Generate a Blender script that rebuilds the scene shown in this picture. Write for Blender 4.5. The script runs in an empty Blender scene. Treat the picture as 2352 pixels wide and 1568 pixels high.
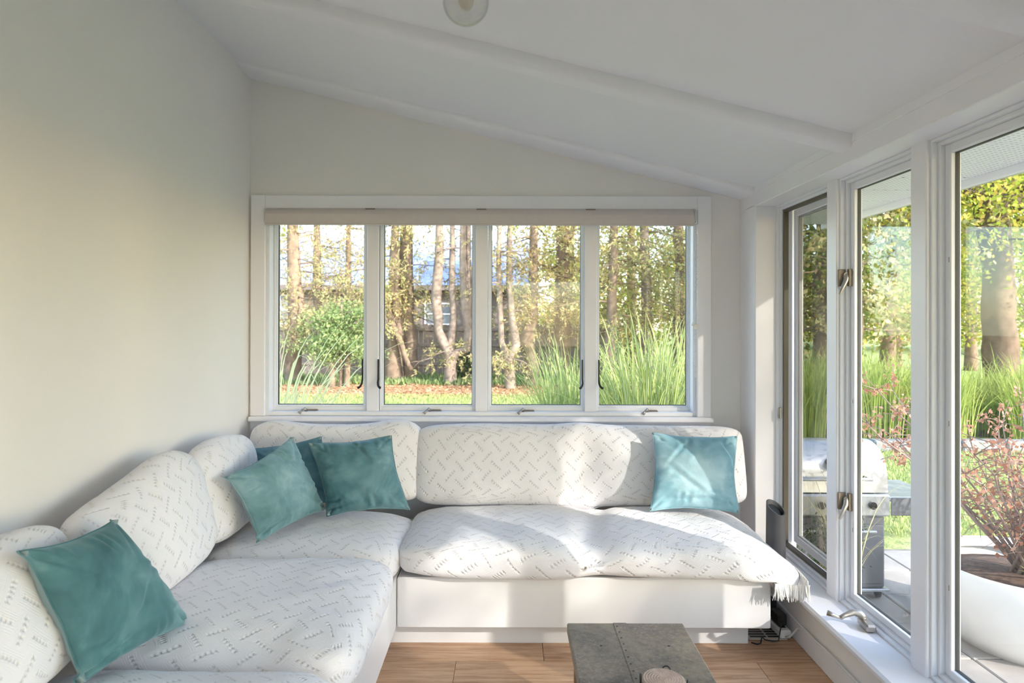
import bpy, bmesh, math, random
import numpy as np
from mathutils import Vector, Matrix, noise

# ------------------------------------------------------------------ camera, sky, sun, exposure
sc = bpy.context.scene
col = sc.collection
CAMZ = 1.45
cam_d = bpy.data.cameras.new('camera')
cam = bpy.data.objects.new('camera', cam_d)
col.objects.link(cam)
cam_d.sensor_width = 36.0
cam_d.lens = 24.0
cam_d.shift_x = 10.5 / 2352
cam_d.shift_y = -53.0 / 2352
cam_d.clip_start = 0.05
cam_d.clip_end = 400
cam.matrix_world = Matrix.Translation((0, 0, CAMZ)) @ Matrix.Rotation(math.radians(90.2), 4, 'X') @ Matrix.Rotation(math.radians(0.15), 4, 'Z')
cam_d.dof.use_dof = True
cam_d.dof.focus_distance = 3.2
cam_d.dof.aperture_fstop = 4.0
sc.camera = cam

SUN = Vector((1.0, -0.92, 0.66)).normalized()          # direction towards the sun
world = bpy.data.worlds.new('world')
sc.world = world
world.use_nodes = True
wn, wl = world.node_tree.nodes, world.node_tree.links
wn.clear()
sky = wn.new('ShaderNodeTexSky')
sky.sky_type = 'NISHITA'
sky.sun_disc = False
sky.sun_elevation = math.asin(SUN.z)
sky.sun_rotation = math.atan2(SUN.x, SUN.y)
sky.air_density = 1.0
sky.dust_density = 0.8
sky.ozone_density = 1.0
bg = wn.new('ShaderNodeBackground')
bg.inputs['Strength'].default_value = 0.58
wo = wn.new('ShaderNodeOutputWorld')
wl.new(sky.outputs[0], bg.inputs[0])
wl.new(bg.outputs[0], wo.inputs[0])

sun_d = bpy.data.lights.new('sun', 'SUN')
sun_d.energy = 6.3
sun_d.angle = math.radians(0.8)
sun_d.color = (1.0, 0.92, 0.84)
sun = bpy.data.objects.new('sun', sun_d)
col.objects.link(sun)
sun.rotation_euler = SUN.to_track_quat('Z', 'Y').to_euler()
sun.location = (20, -15, 15)

vs = sc.view_settings
vs.view_transform = 'Standard'
vs.look = 'None'
vs.exposure = 0.72
vs.gamma = 1.0
vs.use_curve_mapping = False
sc.cycles.use_denoising = True
sc.cycles.max_bounces = 14
sc.cycles.diffuse_bounces = 8
sc.cycles.transparent_max_bounces = 16
sc.cycles.sample_clamp_indirect = 8.0

R = random.Random(7)
NPR = np.random.default_rng(11)
F = 1568.0


def at(px, py, D):
    return Vector(((px - 1165.5) * D / F, D, CAMZ - (py - 731.0) * D / F))


# ------------------------------------------------------------------ materials
MATS = {}


def srgb(r, g, b):
    f = lambda c: (c / 255) / 12.92 if c / 255 <= 0.04045 else ((c / 255 + 0.055) / 1.055) ** 2.4
    return (f(r), f(g), f(b), 1)


class NT:
    def __init__(s, name):
        s.m = bpy.data.materials.new(name)
        s.m.use_nodes = True
        s.t = s.m.node_tree
        s.n = s.t.nodes
        s.l = s.t.links
        s.b = s.n.get('Principled BSDF')
        s.out = s.n.get('Material Output')
        MATS[name] = s.m

    def new(s, t, **kw):
        o = s.n.new(t)
        for k, v in kw.items():
            setattr(o, k, v)
        return o

    def link(s, a, b):
        s.l.new(a, b)

    def math(s, op, a, b=None, c=None):
        o = s.n.new('ShaderNodeMath')
        o.operation = op
        for i, v in enumerate((a, b, c)):
            if v is None:
                continue
            if isinstance(v, (int, float)):
                o.inputs[i].default_value = v
            else:
                s.l.new(v, o.inputs[i])
        return o.outputs[0]

    def ramp(s, fac, stops):
        o = s.n.new('ShaderNodeValToRGB')
        e = o.color_ramp.elements
        while len(e) < len(stops):
            e.new(0.5)
        for i, (p, c) in enumerate(stops):
            e[i].position = p
            e[i].color = c
        s.l.new(fac, o.inputs[0])
        return o.outputs[0]

    def noise(s, scale, detail=3, rough=0.55, vec=None, dist=0.0):
        o = s.n.new('ShaderNodeTexNoise')
        o.inputs['Scale'].default_value = scale
        o.inputs['Detail'].default_value = detail
        o.inputs['Roughness'].default_value = rough
        o.inputs['Distortion'].default_value = dist
        if vec is not None:
            s.l.new(vec, o.inputs['Vector'])
        return o.outputs['Fac']

    def coord(s, which='Object', scale=None):
        o = s.n.new('ShaderNodeTexCoord').outputs[which]
        if scale is None:
            return o
        m = s.n.new('ShaderNodeMapping')
        m.inputs['Scale'].default_value = scale
        s.l.new(o, m.inputs[0])
        return m.outputs[0]

    def bump(s, h, strength=0.3, dist=0.01):
        o = s.n.new('ShaderNodeBump')
        o.inputs['Strength'].default_value = strength
        o.inputs['Distance'].default_value = dist
        s.l.new(h, o.inputs['Height'])
        s.l.new(o.outputs[0], s.b.inputs['Normal'])
        return o


def plain(name, c, rough=0.5, metal=0.0, var=0.06, scale=6.0, bump=0.0, bscale=60, coat=0.0):
    t = NT(name)
    f = t.noise(scale, 4, vec=t.coord('Object'))
    lo = tuple(max(0, x * (1 - var)) for x in c[:3]) + (1,)
    hi = tuple(min(1, x * (1 + var)) for x in c[:3]) + (1,)
    t.link(t.ramp(f, [(0.3, lo), (0.7, hi)]), t.b.inputs['Base Color'])
    t.b.inputs['Roughness'].default_value = rough
    t.b.inputs['Metallic'].default_value = metal
    if coat:
        t.b.inputs['Coat Weight'].default_value = coat
    if bump:
        t.bump(t.noise(bscale, 4, vec=t.coord('Object')), bump, 0.004)
    return t.m


WALL = plain('wall_paint', (0.795, 0.77, 0.755, 1), 0.75, var=0.015, scale=1.5, bump=0.06, bscale=140)
CEIL = plain('ceiling_paint', (0.80, 0.795, 0.84, 1), 0.8, var=0.012, scale=1.2, bump=0.05, bscale=120)
TRIM = plain('trim_paint', (0.82, 0.815, 0.86, 1), 0.35, var=0.012, scale=3, bump=0.03, bscale=40)
SASH = plain('sash_white', (0.79, 0.80, 0.85, 1), 0.4, var=0.01, scale=4)
GASKET = plain('gasket_dark', (0.05, 0.05, 0.045, 1), 0.6)
BROWNSTRIP = plain('weatherstrip_brown', (0.115, 0.10, 0.075, 1), 0.55)
SCREENGREY = plain('sash_outer_grey', (0.42, 0.42, 0.42, 1), 0.5)
BRONZE = plain('hardware_bronze', (0.23, 0.185, 0.145, 1), 0.42, metal=0.3)
DARKHW = plain('hardware_dark', (0.03, 0.026, 0.022, 1), 0.35, metal=0.4)
NICKEL = plain('hardware_nickel', (0.42, 0.39, 0.36, 1), 0.33, metal=0.75)
BENCH = plain('bench_paint', (0.785, 0.775, 0.785, 1), 0.38, var=0.02, scale=5, bump=0.05, bscale=30)
BLIND = plain('blind_fabric', (0.60, 0.55, 0.54, 1), 0.85, var=0.02, scale=30, bump=0.1, bscale=300)
PLASTICW = plain('plastic_white', (0.78, 0.78, 0.77, 1), 0.35, var=0.01)
PLASTICK = plain('plastic_black', (0.014, 0.014, 0.015, 1), 0.4)
SPEAKER = plain('speaker_graphite', (0.085, 0.085, 0.095, 1), 0.5, bump=0.1, bscale=400)
REDLED = plain('switch_red', (0.6, 0.02, 0.02, 1), 0.3)
STEEL = plain('grill_steel', (0.72, 0.73, 0.75, 1), 0.28, metal=0.6, var=0.04)
GRILLGREY = plain('grill_cabinet_grey', (0.22, 0.22, 0.24, 1), 0.45, metal=0.2)
POTW = plain('pot_glaze', (0.76, 0.75, 0.74, 1), 0.45, var=0.05, scale=3, bump=0.06, bscale=20)
SOIL = plain('soil_mulch', (0.11, 0.065, 0.045, 1), 0.95, var=0.5, scale=40, bump=0.8, bscale=60)
BARK = plain('bark', (0.22, 0.155, 0.11, 1), 0.95, var=0.4, scale=5, bump=0.9, bscale=14)
BARKDARK = plain('bark_dark', (0.135, 0.092, 0.064, 1), 0.95, var=0.4, scale=4, bump=0.9, bscale=12)
BARKLIGHT = plain('bark_pale', (0.27, 0.205, 0.165, 1), 0.95, var=0.35, scale=5, bump=0.9, bscale=16)
TWIG = plain('twig_grey', (0.30, 0.22, 0.19, 1), 0.9, var=0.2)
FENCE = plain('fence_wood', (0.25, 0.20, 0.175, 1), 0.85, var=0.25, scale=4, bump=0.4, bscale=20)
HOUSEW = plain('house_siding', (0.20, 0.16, 0.14, 1), 0.85, var=0.15, scale=2)
ROOF = plain('house_roof', (0.29, 0.33, 0.47, 1), 0.55, var=0.12, scale=3)
HOUSEG = plain('house_window_glass', (0.18, 0.2, 0.22, 1), 0.1)
GUTTER = plain('gutter_grey', (0.46, 0.48, 0.52, 1), 0.35, metal=0.3)
STONE = plain('edging_stone', (0.22, 0.22, 0.22, 1), 0.85, var=0.2, scale=8, bump=0.5, bscale=30)
WIRE = plain('wire_black', (0.012, 0.012, 0.012, 1), 0.35)
CABLEW = plain('cable_white', (0.72, 0.72, 0.70, 1), 0.45)


def glass_mat(name, tint=(0.97, 0.985, 0.98, 1), refl=1.0):
    t = NT(name)
    tr = t.new('ShaderNodeBsdfTransparent')
    tr.inputs[0].default_value = tint
    gl = t.new('ShaderNodeBsdfGlossy')
    gl.inputs['Roughness'].default_value = 0.0
    lw = t.new('ShaderNodeLayerWeight')
    lw.inputs['Blend'].default_value = 0.5
    mx = t.new('ShaderNodeMixShader')
    # Schlick reflectance of a thin pane, the same from either side
    sch = t.math('ADD', t.math('MULTIPLY', t.math('POWER', lw.outputs['Facing'], 5.0), 0.9), 0.02)
    t.link(t.math('MULTIPLY', sch, refl), mx.inputs[0])
    t.link(tr.outputs[0], mx.inputs[1])
    t.link(gl.outputs[0], mx.inputs[2])
    t.link(mx.outputs[0], t.out.inputs['Surface'])
    return t.m


GLASS = glass_mat('window_glass')
GLASSDIM = glass_mat('window_glass_screened', (0.62, 0.62, 0.60, 1))
GLOBE = glass_mat('globe_glass', (0.955, 0.955, 0.95, 1), 1.6)


def floor_mat():
    t = NT('oak_plank')
    oi = t.new('ShaderNodeObjectInfo')
    geo = t.new('ShaderNodeNewGeometry')
    mp = t.new('ShaderNodeMapping')
    mp.inputs['Scale'].default_value = (1.6, 22, 10)
    ad = t.new('ShaderNodeVectorMath', operation='ADD')
    t.link(geo.outputs['Position'], ad.inputs[0])
    cb = t.new('ShaderNodeCombineXYZ')
    t.link(t.math('MULTIPLY', oi.outputs['Random'], 37.0), cb.inputs[0])
    t.link(t.math('MULTIPLY', oi.outputs['Random'], 11.0), cb.inputs[1])
    t.link(cb.outputs[0], ad.inputs[1])
    t.link(ad.outputs[0], mp.inputs[0])
    n1 = t.noise(2.0, 8, 0.62, mp.outputs[0], 0.6)
    n2 = t.noise(9.0, 5, 0.6, mp.outputs[0])
    f = t.math('ADD', t.math('MULTIPLY', n1, 0.75), t.math('MULTIPLY', n2, 0.25))
    f = t.math('ADD', f, t.math('MULTIPLY', t.math('SUBTRACT', oi.outputs['Random'], 0.5), 0.12))
    c = t.ramp(f, [(0.30, srgb(132, 96, 70)), (0.45, srgb(178, 138, 106)), (0.58, srgb(202, 166, 134)), (0.75, srgb(220, 190, 160))])
    t.link(c, t.b.inputs['Base Color'])
    t.b.inputs['Roughness'].default_value = 0.42
    t.bump(f, 0.12, 0.004)
    return t.m


OAK = floor_mat()


def knit_mat():
    """white openwork knit: diagonal rows of eyelets set herringbone fashion, holes tinted brown to stand for the shade inside them"""
    t = NT('knit_throw')
    uv = t.new('ShaderNodeUVMap', uv_map='UVMap')
    ns = t.new('ShaderNodeTexNoise')
    ns.inputs['Scale'].default_value = 6.0
    t.link(uv.outputs[0], ns.inputs['Vector'])
    sub = t.new('ShaderNodeVectorMath', operation='SUBTRACT')
    t.link(ns.outputs['Color'], sub.inputs[0])
    sub.inputs[1].default_value = (0.5, 0.5, 0.5)
    scl = t.new('ShaderNodeVectorMath', operation='SCALE')
    t.link(sub.outputs[0], scl.inputs[0])
    scl.inputs['Scale'].default_value = 0.03
    add = t.new('ShaderNodeVectorMath', operation='ADD')
    t.link(uv.outputs[0], add.inputs[0])
    t.link(scl.outputs[0], add.inputs[1])
    sp = t.new('ShaderNodeSeparateXYZ')
    t.link(add.outputs[0], sp.inputs[0])
    P = 0.098

    def rows(ou, ov, sgn):
        fu = t.math('SUBTRACT', t.math('FRACT', t.math('ADD', t.math('DIVIDE', sp.outputs[0], P), ou)), 0.5)
        fv = t.math('SUBTRACT', t.math('FRACT', t.math('ADD', t.math('DIVIDE', sp.outputs[1], P), ov)), 0.5)
        if sgn > 0:
            al = t.math('ADD', fu, fv)
            ac = t.math('SUBTRACT', fu, fv)
        else:
            al = t.math('SUBTRACT', fu, fv)
            ac = t.math('ADD', fu, fv)
        # along / across in cell units * sqrt2
        ma = t.math('LESS_THAN', t.math('ABSOLUTE', al), 0.50)
        mc = t.math('LESS_THAN', t.math('ABSOLUTE', ac), 0.13)
        ph = t.math('MULTIPLY', al, math.pi / 0.2)
        e1 = t.math('COSINE', t.math('ADD', ph, t.math('MULTIPLY', ac, 13.0)))
        e2 = t.math('COSINE', t.math('SUBTRACT', ph, t.math('MULTIPLY', ac, 13.0)))
        h = t.math('MULTIPLY', e1, e2)
        h = t.math('MULTIPLY', h, t.math('MULTIPLY', ma, mc))
        # ribs beside the row
        ml = t.math('MULTIPLY', t.math('LESS_THAN', t.math('ABSOLUTE', ac), 0.36), t.math('LESS_THAN', t.math('ABSOLUTE', al), 0.58))
        rb = t.math('MULTIPLY', t.math('COSINE', t.math('MULTIPLY', ac, 2 * math.pi / 0.085)), t.math('MULTIPLY', ml, 0.07))
        return h, rb

    hA, rA = rows(0.0, 0.0, -1)
    hB, rB = rows(0.5, 0.5, 1)
    hole = t.math('MAXIMUM', t.math('SUBTRACT', t.math('ADD', hA, hB), 0.25), 0.0)
    ridge = t.math('MAXIMUM', t.math('MULTIPLY', t.math('ADD', hA, hB), -1.0), 0.0)
    grain = t.noise(420.0, 2, 0.5, uv.outputs[0])
    hgt = t.math('ADD', t.math('MULTIPLY', ridge, 0.8), t.math('MULTIPLY', hole, -1.6))
    hgt = t.math('ADD', hgt, t.math('ADD', t.math('ADD', rA, rB), t.math('MULTIPLY', grain, 0.30)))
    t.bump(hgt, 0.75, 0.003)
    mix = t.new('ShaderNodeMix', data_type='RGBA')
    t.link(t.math('MINIMUM', t.math('MULTIPLY', hole, 0.6), 0.3), mix.inputs[0])
    mix.inputs[6].default_value = (0.80, 0.785, 0.81, 1)
    mix.inputs[7].default_value = (0.42, 0.37, 0.31, 1)  # darker eyelets: shade inside the holes put into the colour
    t.link(mix.outputs[2], t.b.inputs['Base Color'])
    t.b.inputs['Roughness'].default_value = 0.95
    t.b.inputs['Sheen Weight'].default_value = 0.15
    return t.m


KNIT = knit_mat()
FRINGE = plain('fringe_yarn', (0.82, 0.81, 0.79, 1), 0.95, var=0.03)


def velvet(name, dark, mid, light, seed):
    t = NT(name)
    c = t.coord('Object')
    mp = t.new('ShaderNodeMapping')
    mp.inputs['Location'].default_value = (seed * 3.1, seed * 1.7, seed)
    t.link(c, mp.inputs[0])
    n = t.noise(4.2, 4, 0.62, mp.outputs[0], 0.35)
    t.link(t.ramp(n, [(0.33, dark), (0.5, mid), (0.68, light)]), t.b.inputs['Base Color'])
    t.b.inputs['Roughness'].default_value = 0.8
    t.b.inputs['Sheen Weight'].default_value = 0.4
    t.b.inputs['Sheen Roughness'].default_value = 0.4
    t.b.inputs['Sheen Tint'].default_value = (0.62, 0.85, 0.88, 1)
    t.bump(t.noise(260.0, 2, 0.5, mp.outputs[0]), 0.12, 0.002)
    return t.m


VEL = [velvet('velvet_teal_%s' % nm, srgb(*a), srgb(*b), srgb(*c), i) for i, (nm, a, b, c) in enumerate([
    ('deep', (52, 94, 100), (74, 118, 124), (112, 150, 154)),
    ('sage', (80, 118, 124), (108, 144, 150), (148, 176, 182)),
    ('blue', (58, 100, 120), (88, 130, 148), (132, 166, 182)),
    ('mid', (42, 86, 96), (76, 118, 128), (116, 152, 160)),
    ('pale', (100, 146, 160), (132, 174, 188), (174, 206, 216))])]  # pale set: lighter nap, plus sunlight on that pillow put into the colour
VELBACK = plain('pillow_back_grey', srgb(132, 152, 154), 0.85, var=0.05)


def leafmat(name, stops, trans=0.45):
    t = NT(name)
    geo = t.new('ShaderNodeNewGeometry')
    c = t.ramp(geo.outputs['Random Per Island'], stops)
    d = t.new('ShaderNodeBsdfDiffuse')
    tl = t.new('ShaderNodeBsdfTranslucent')
    mx = t.new('ShaderNodeMixShader')
    mx.inputs[0].default_value = trans
    t.link(c, d.inputs[0])
    t.link(c, tl.inputs[0])
    t.link(d.outputs[0], mx.inputs[1])
    t.link(tl.outputs[0], mx.inputs[2])
    t.link(mx.outputs[0], t.out.inputs['Surface'])
    return t.m


HEMLOCK = leafmat('leaf_hemlock', [(0.0, srgb(132, 138, 92)), (0.35, srgb(172, 172, 120)), (0.7, srgb(204, 194, 142)), (1.0, srgb(222, 190, 140))])
HEMGOLD = leafmat('leaf_hemlock_gold', [(0.0, srgb(150, 146, 94)), (0.4, srgb(196, 182, 124)), (0.75, srgb(222, 196, 140)), (1.0, srgb(234, 196, 150))])
DECID = leafmat('leaf_deciduous', [(0.0, srgb(120, 140, 52)), (0.4, srgb(170, 180, 76)), (0.8, srgb(214, 204, 104)), (1.0, srgb(226, 190, 104))], 0.55)
DECIDG = leafmat('leaf_green', [(0.0, srgb(98, 122, 58)), (0.5, srgb(142, 162, 80)), (0.85, srgb(190, 192, 104)), (1.0, srgb(216, 200, 112))], 0.5)
SHRUBL = leafmat('leaf_shrub', [(0.0, srgb(98, 122, 74)), (0.5, srgb(140, 162, 104)), (1.0, srgb(186, 194, 138))])
BOXL = leafmat('leaf_boxwood', [(0.0, srgb(60, 78, 50)), (0.6, srgb(92, 108, 72)), (1.0, srgb(130, 140, 104))])
MAPLEL = leafmat('leaf_maple', [(0.0, srgb(166, 112, 90)), (0.5, srgb(198, 146, 122)), (1.0, srgb(220, 178, 156))])
LITTER = leafmat('leaf_litter', [(0.0, srgb(150, 112, 84)), (0.5, srgb(196, 150, 114)), (0.85, srgb(214, 178, 138)), (1.0, srgb(228, 206, 164))], 0.1)
TURF = leafmat('turf_blade', [(0.0, srgb(138, 154, 92)), (0.5, srgb(172, 184, 116)), (1.0, srgb(208, 208, 150))], 0.4)


def blade_mat(name, edge, edge2, mid, w):
    t = NT(name)
    uv = t.new('ShaderNodeUVMap', uv_map='UVMap')
    sp = t.new('ShaderNodeSeparateXYZ')
    t.link(uv.outputs[0], sp.inputs[0])
    geo = t.new('ShaderNodeNewGeometry')
    base = t.ramp(geo.outputs['Random Per Island'], [(0.0, edge), (1.0, edge2)])
    d = t.math('ABSOLUTE', t.math('SUBTRACT', sp.outputs[0], 0.5))
    f = t.math('LESS_THAN', d, w)
    mix = t.new('ShaderNodeMix', data_type='RGBA')
    t.link(f, mix.inputs[0])
    t.link(base, mix.inputs[6])
    mix.inputs[7].default_value = mid
    dd = t.new('ShaderNodeBsdfDiffuse')
    tl = t.new('ShaderNodeBsdfTranslucent')
    mx = t.new('ShaderNodeMixShader')
    mx.inputs[0].default_value = 0.4
    t.link(mix.outputs[2], dd.inputs[0])
    t.link(mix.outputs[2], tl.inputs[0])
    t.link(dd.outputs[0], mx.inputs[1])
    t.link(tl.outputs[0], mx.inputs[2])
    t.link(mx.outputs[0], t.out.inputs['Surface'])
    return t.m


MISC = blade_mat('blade_miscanthus', srgb(114, 138, 54), srgb(166, 180, 88), srgb(218, 216, 176), 0.16)
VARIEG = blade_mat('blade_variegated', srgb(196, 194, 122), srgb(222, 212, 146), srgb(246, 234, 190), 0.32)
HEDGEG = blade_mat('blade_meadow', srgb(122, 146, 70), srgb(186, 194, 112), srgb(170, 186, 110), 0.1)


def lawn_mat():
    t = NT('lawn_ground')
    c = t.coord('Object')
    n1 = t.noise(0.55, 5, 0.6, c)
    n2 = t.noise(14.0, 5, 0.7, c)
    g = t.ramp(n2, [(0.3, srgb(126, 138, 84)), (0.55, srgb(166, 172, 112)), (0.75, srgb(198, 196, 142))])
    b = t.ramp(n2, [(0.3, srgb(140, 110, 84)), (0.55, srgb(188, 150, 114)), (0.75, srgb(210, 180, 142))])
    sp = t.new('ShaderNodeSeparateXYZ')
    t.link(c, sp.inputs[0])
    # fallen needles gather under the trees at the far end of the lawn
    f = t.math('ADD', sp.outputs[1], t.math('MULTIPLY', n1, 3.2))
    f = t.math('MULTIPLY', t.math('SUBTRACT', f, 17.2), 0.9)
    f = t.math('MINIMUM', t.math('MAXIMUM', f, 0.0), 1.0)
    inx = t.math('LESS_THAN', sp.outputs[0], 5.5)
    mix = t.new('ShaderNodeMix', data_type='RGBA')
    t.link(t.math('MULTIPLY', f, inx), mix.inputs[0])
    t.link(g, mix.inputs[6])
    t.link(b, mix.inputs[7])
    t.link(mix.outputs[2], t.b.inputs['Base Color'])
    t.b.inputs['Roughness'].default_value = 1.0
    t.b.inputs['Specular IOR Level'].default_value = 0.1
    t.bump(n2, 0.6, 0.05)
    return t.m


LAWN = lawn_mat()
PAVER = plain('paver_concrete', (0.34, 0.31, 0.285, 1), 0.8, var=0.14, scale=5, bump=0.3, bscale=50)
GROUT = plain('paver_bed', (0.2, 0.18, 0.15, 1), 0.95, var=0.2, scale=20)


def zinc_mat():
    t = NT('zinc_sheet')
    c = t.coord('Object')
    n1 = t.noise(3.0, 5, 0.6, c, 0.8)
    n2 = t.noise(45.0, 4, 0.7, c)
    n3 = t.noise(130.0, 2, 0.5, c)
    f = t.math('ADD', t.math('MULTIPLY', n1, 0.6), t.math('MULTIPLY', n2, 0.4))
    base = t.ramp(f, [(0.36, srgb(104, 94, 84)), (0.5, srgb(130, 118, 104)), (0.62, srgb(154, 140, 120))])
    spots = t.math('MULTIPLY', t.math('GREATER_THAN', n3, 0.62), 0.35)
    mix = t.new('ShaderNodeMix', data_type='RGBA')
    t.link(spots, mix.inputs[0])
    t.link(base, mix.inputs[6])
    mix.inputs[7].default_value = srgb(168, 166, 160)
    t.link(mix.outputs[2], t.b.inputs['Base Color'])
    t.b.inputs['Metallic'].default_value = 0.0
    t.link(t.math('ADD', t.math('MULTIPLY', n2, 0.3), 0.4), t.b.inputs['Roughness'])
    t.b.inputs['Specular IOR Level'].default_value = 0.15
    t.bump(f, 0.15, 0.004)
    return t.m


ZINC = zinc_mat()
TABLEWOOD = plain('table_wood', srgb(120, 96, 74), 0.7, var=0.25, scale=8, bump=0.3, bscale=30)


def soffit_mat():
    """white vinyl soffit pricked with rows of vent slots"""
    t = NT('soffit_vinyl')
    geo = t.new('ShaderNodeNewGeometry')
    sp = t.new('ShaderNodeSeparateXYZ')
    t.link(geo.outputs['Position'], sp.inputs[0])
    a = t.math('FRACT', t.math('DIVIDE', sp.outputs[0], 0.028))
    row = t.math('FLOOR', t.math('DIVIDE', sp.outputs[0], 0.028))
    off = t.math('MULTIPLY', t.math('MODULO', row, 2.0), 0.5)
    b = t.math('FRACT', t.math('ADD', t.math('DIVIDE', sp.outputs[1], 0.022), off))
    slot = t.math('MULTIPLY', t.math('LESS_THAN', a, 0.42), t.math('LESS_THAN', b, 0.2))
    mix = t.new('ShaderNodeMix', data_type='RGBA')
    t.link(slot, mix.inputs[0])
    mix.inputs[6].default_value = (0.80, 0.80, 0.82, 1)
    mix.inputs[7].default_value = (0.16, 0.16, 0.17, 1)
    t.link(mix.outputs[2], t.b.inputs['Base Color'])
    t.b.inputs['Roughness'].default_value = 0.5
    return t.m


SOFFIT = soffit_mat()
COASTW = plain('coaster_rope', srgb(214, 202, 190), 0.9, var=0.1, scale=60, bump=0.3, bscale=200)
COASTB = plain('coaster_rope_brown', srgb(150, 92, 60), 0.9, var=0.25, scale=60, bump=0.3, bscale=200)
COASTP = plain('coaster_rope_stitch', srgb(186, 158, 142), 0.9, var=0.2, scale=60)


# ------------------------------------------------------------------ mesh helpers
def tag(o, label=None, cat=None, group=None, kind=None):
    if label:
        o['label'] = label
    if cat:
        o['category'] = cat
    if group:
        o['group'] = group
    if kind:
        o['kind'] = kind
    return o


def empty(name, loc=(0, 0, 0), rz=0.0, **kw):
    o = bpy.data.objects.new(name, None)
    o.empty_display_size = 0.1
    o.location = loc
    o.rotation_euler = (0, 0, rz)
    col.objects.link(o)
    return tag(o, **kw)


def link(name, me, mat, parent=None, smooth=False, loc=None):
    if mat is not None and not me.materials:
        me.materials.append(mat)
    o = bpy.data.objects.new(name, me)
    col.objects.link(o)
    if parent is not None:
        o.parent = parent
    if loc is not None:
        o.location = loc
    if smooth:
        me.polygons.foreach_set('use_smooth', [True] * len(me.polygons))
    return o


def mesh_np(name, V, Q, uv=None):
    """V (n,3), Q (m,k) faces all with k corners"""
    V = np.asarray(V, dtype=np.float32)
    Q = np.asarray(Q, dtype=np.int32)
    k = Q.shape[1]
    me = bpy.data.meshes.new(name)
    me.vertices.add(len(V))
    me.vertices.foreach_set('co', V.ravel())
    me.loops.add(Q.size)
    me.loops.foreach_set('vertex_index', Q.ravel())
    me.polygons.add(len(Q))
    me.polygons.foreach_set('loop_start', np.arange(0, Q.size, k, dtype=np.int32))
    me.polygons.foreach_set('loop_total', np.full(len(Q), k, dtype=np.int32))
    me.update(calc_edges=True)
    if uv is not None:
        l = me.uv_layers.new(name='UVMap')
        l.data.foreach_set('uv', np.asarray(uv, dtype=np.float32).ravel())
    me.validate()
    return me


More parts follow.
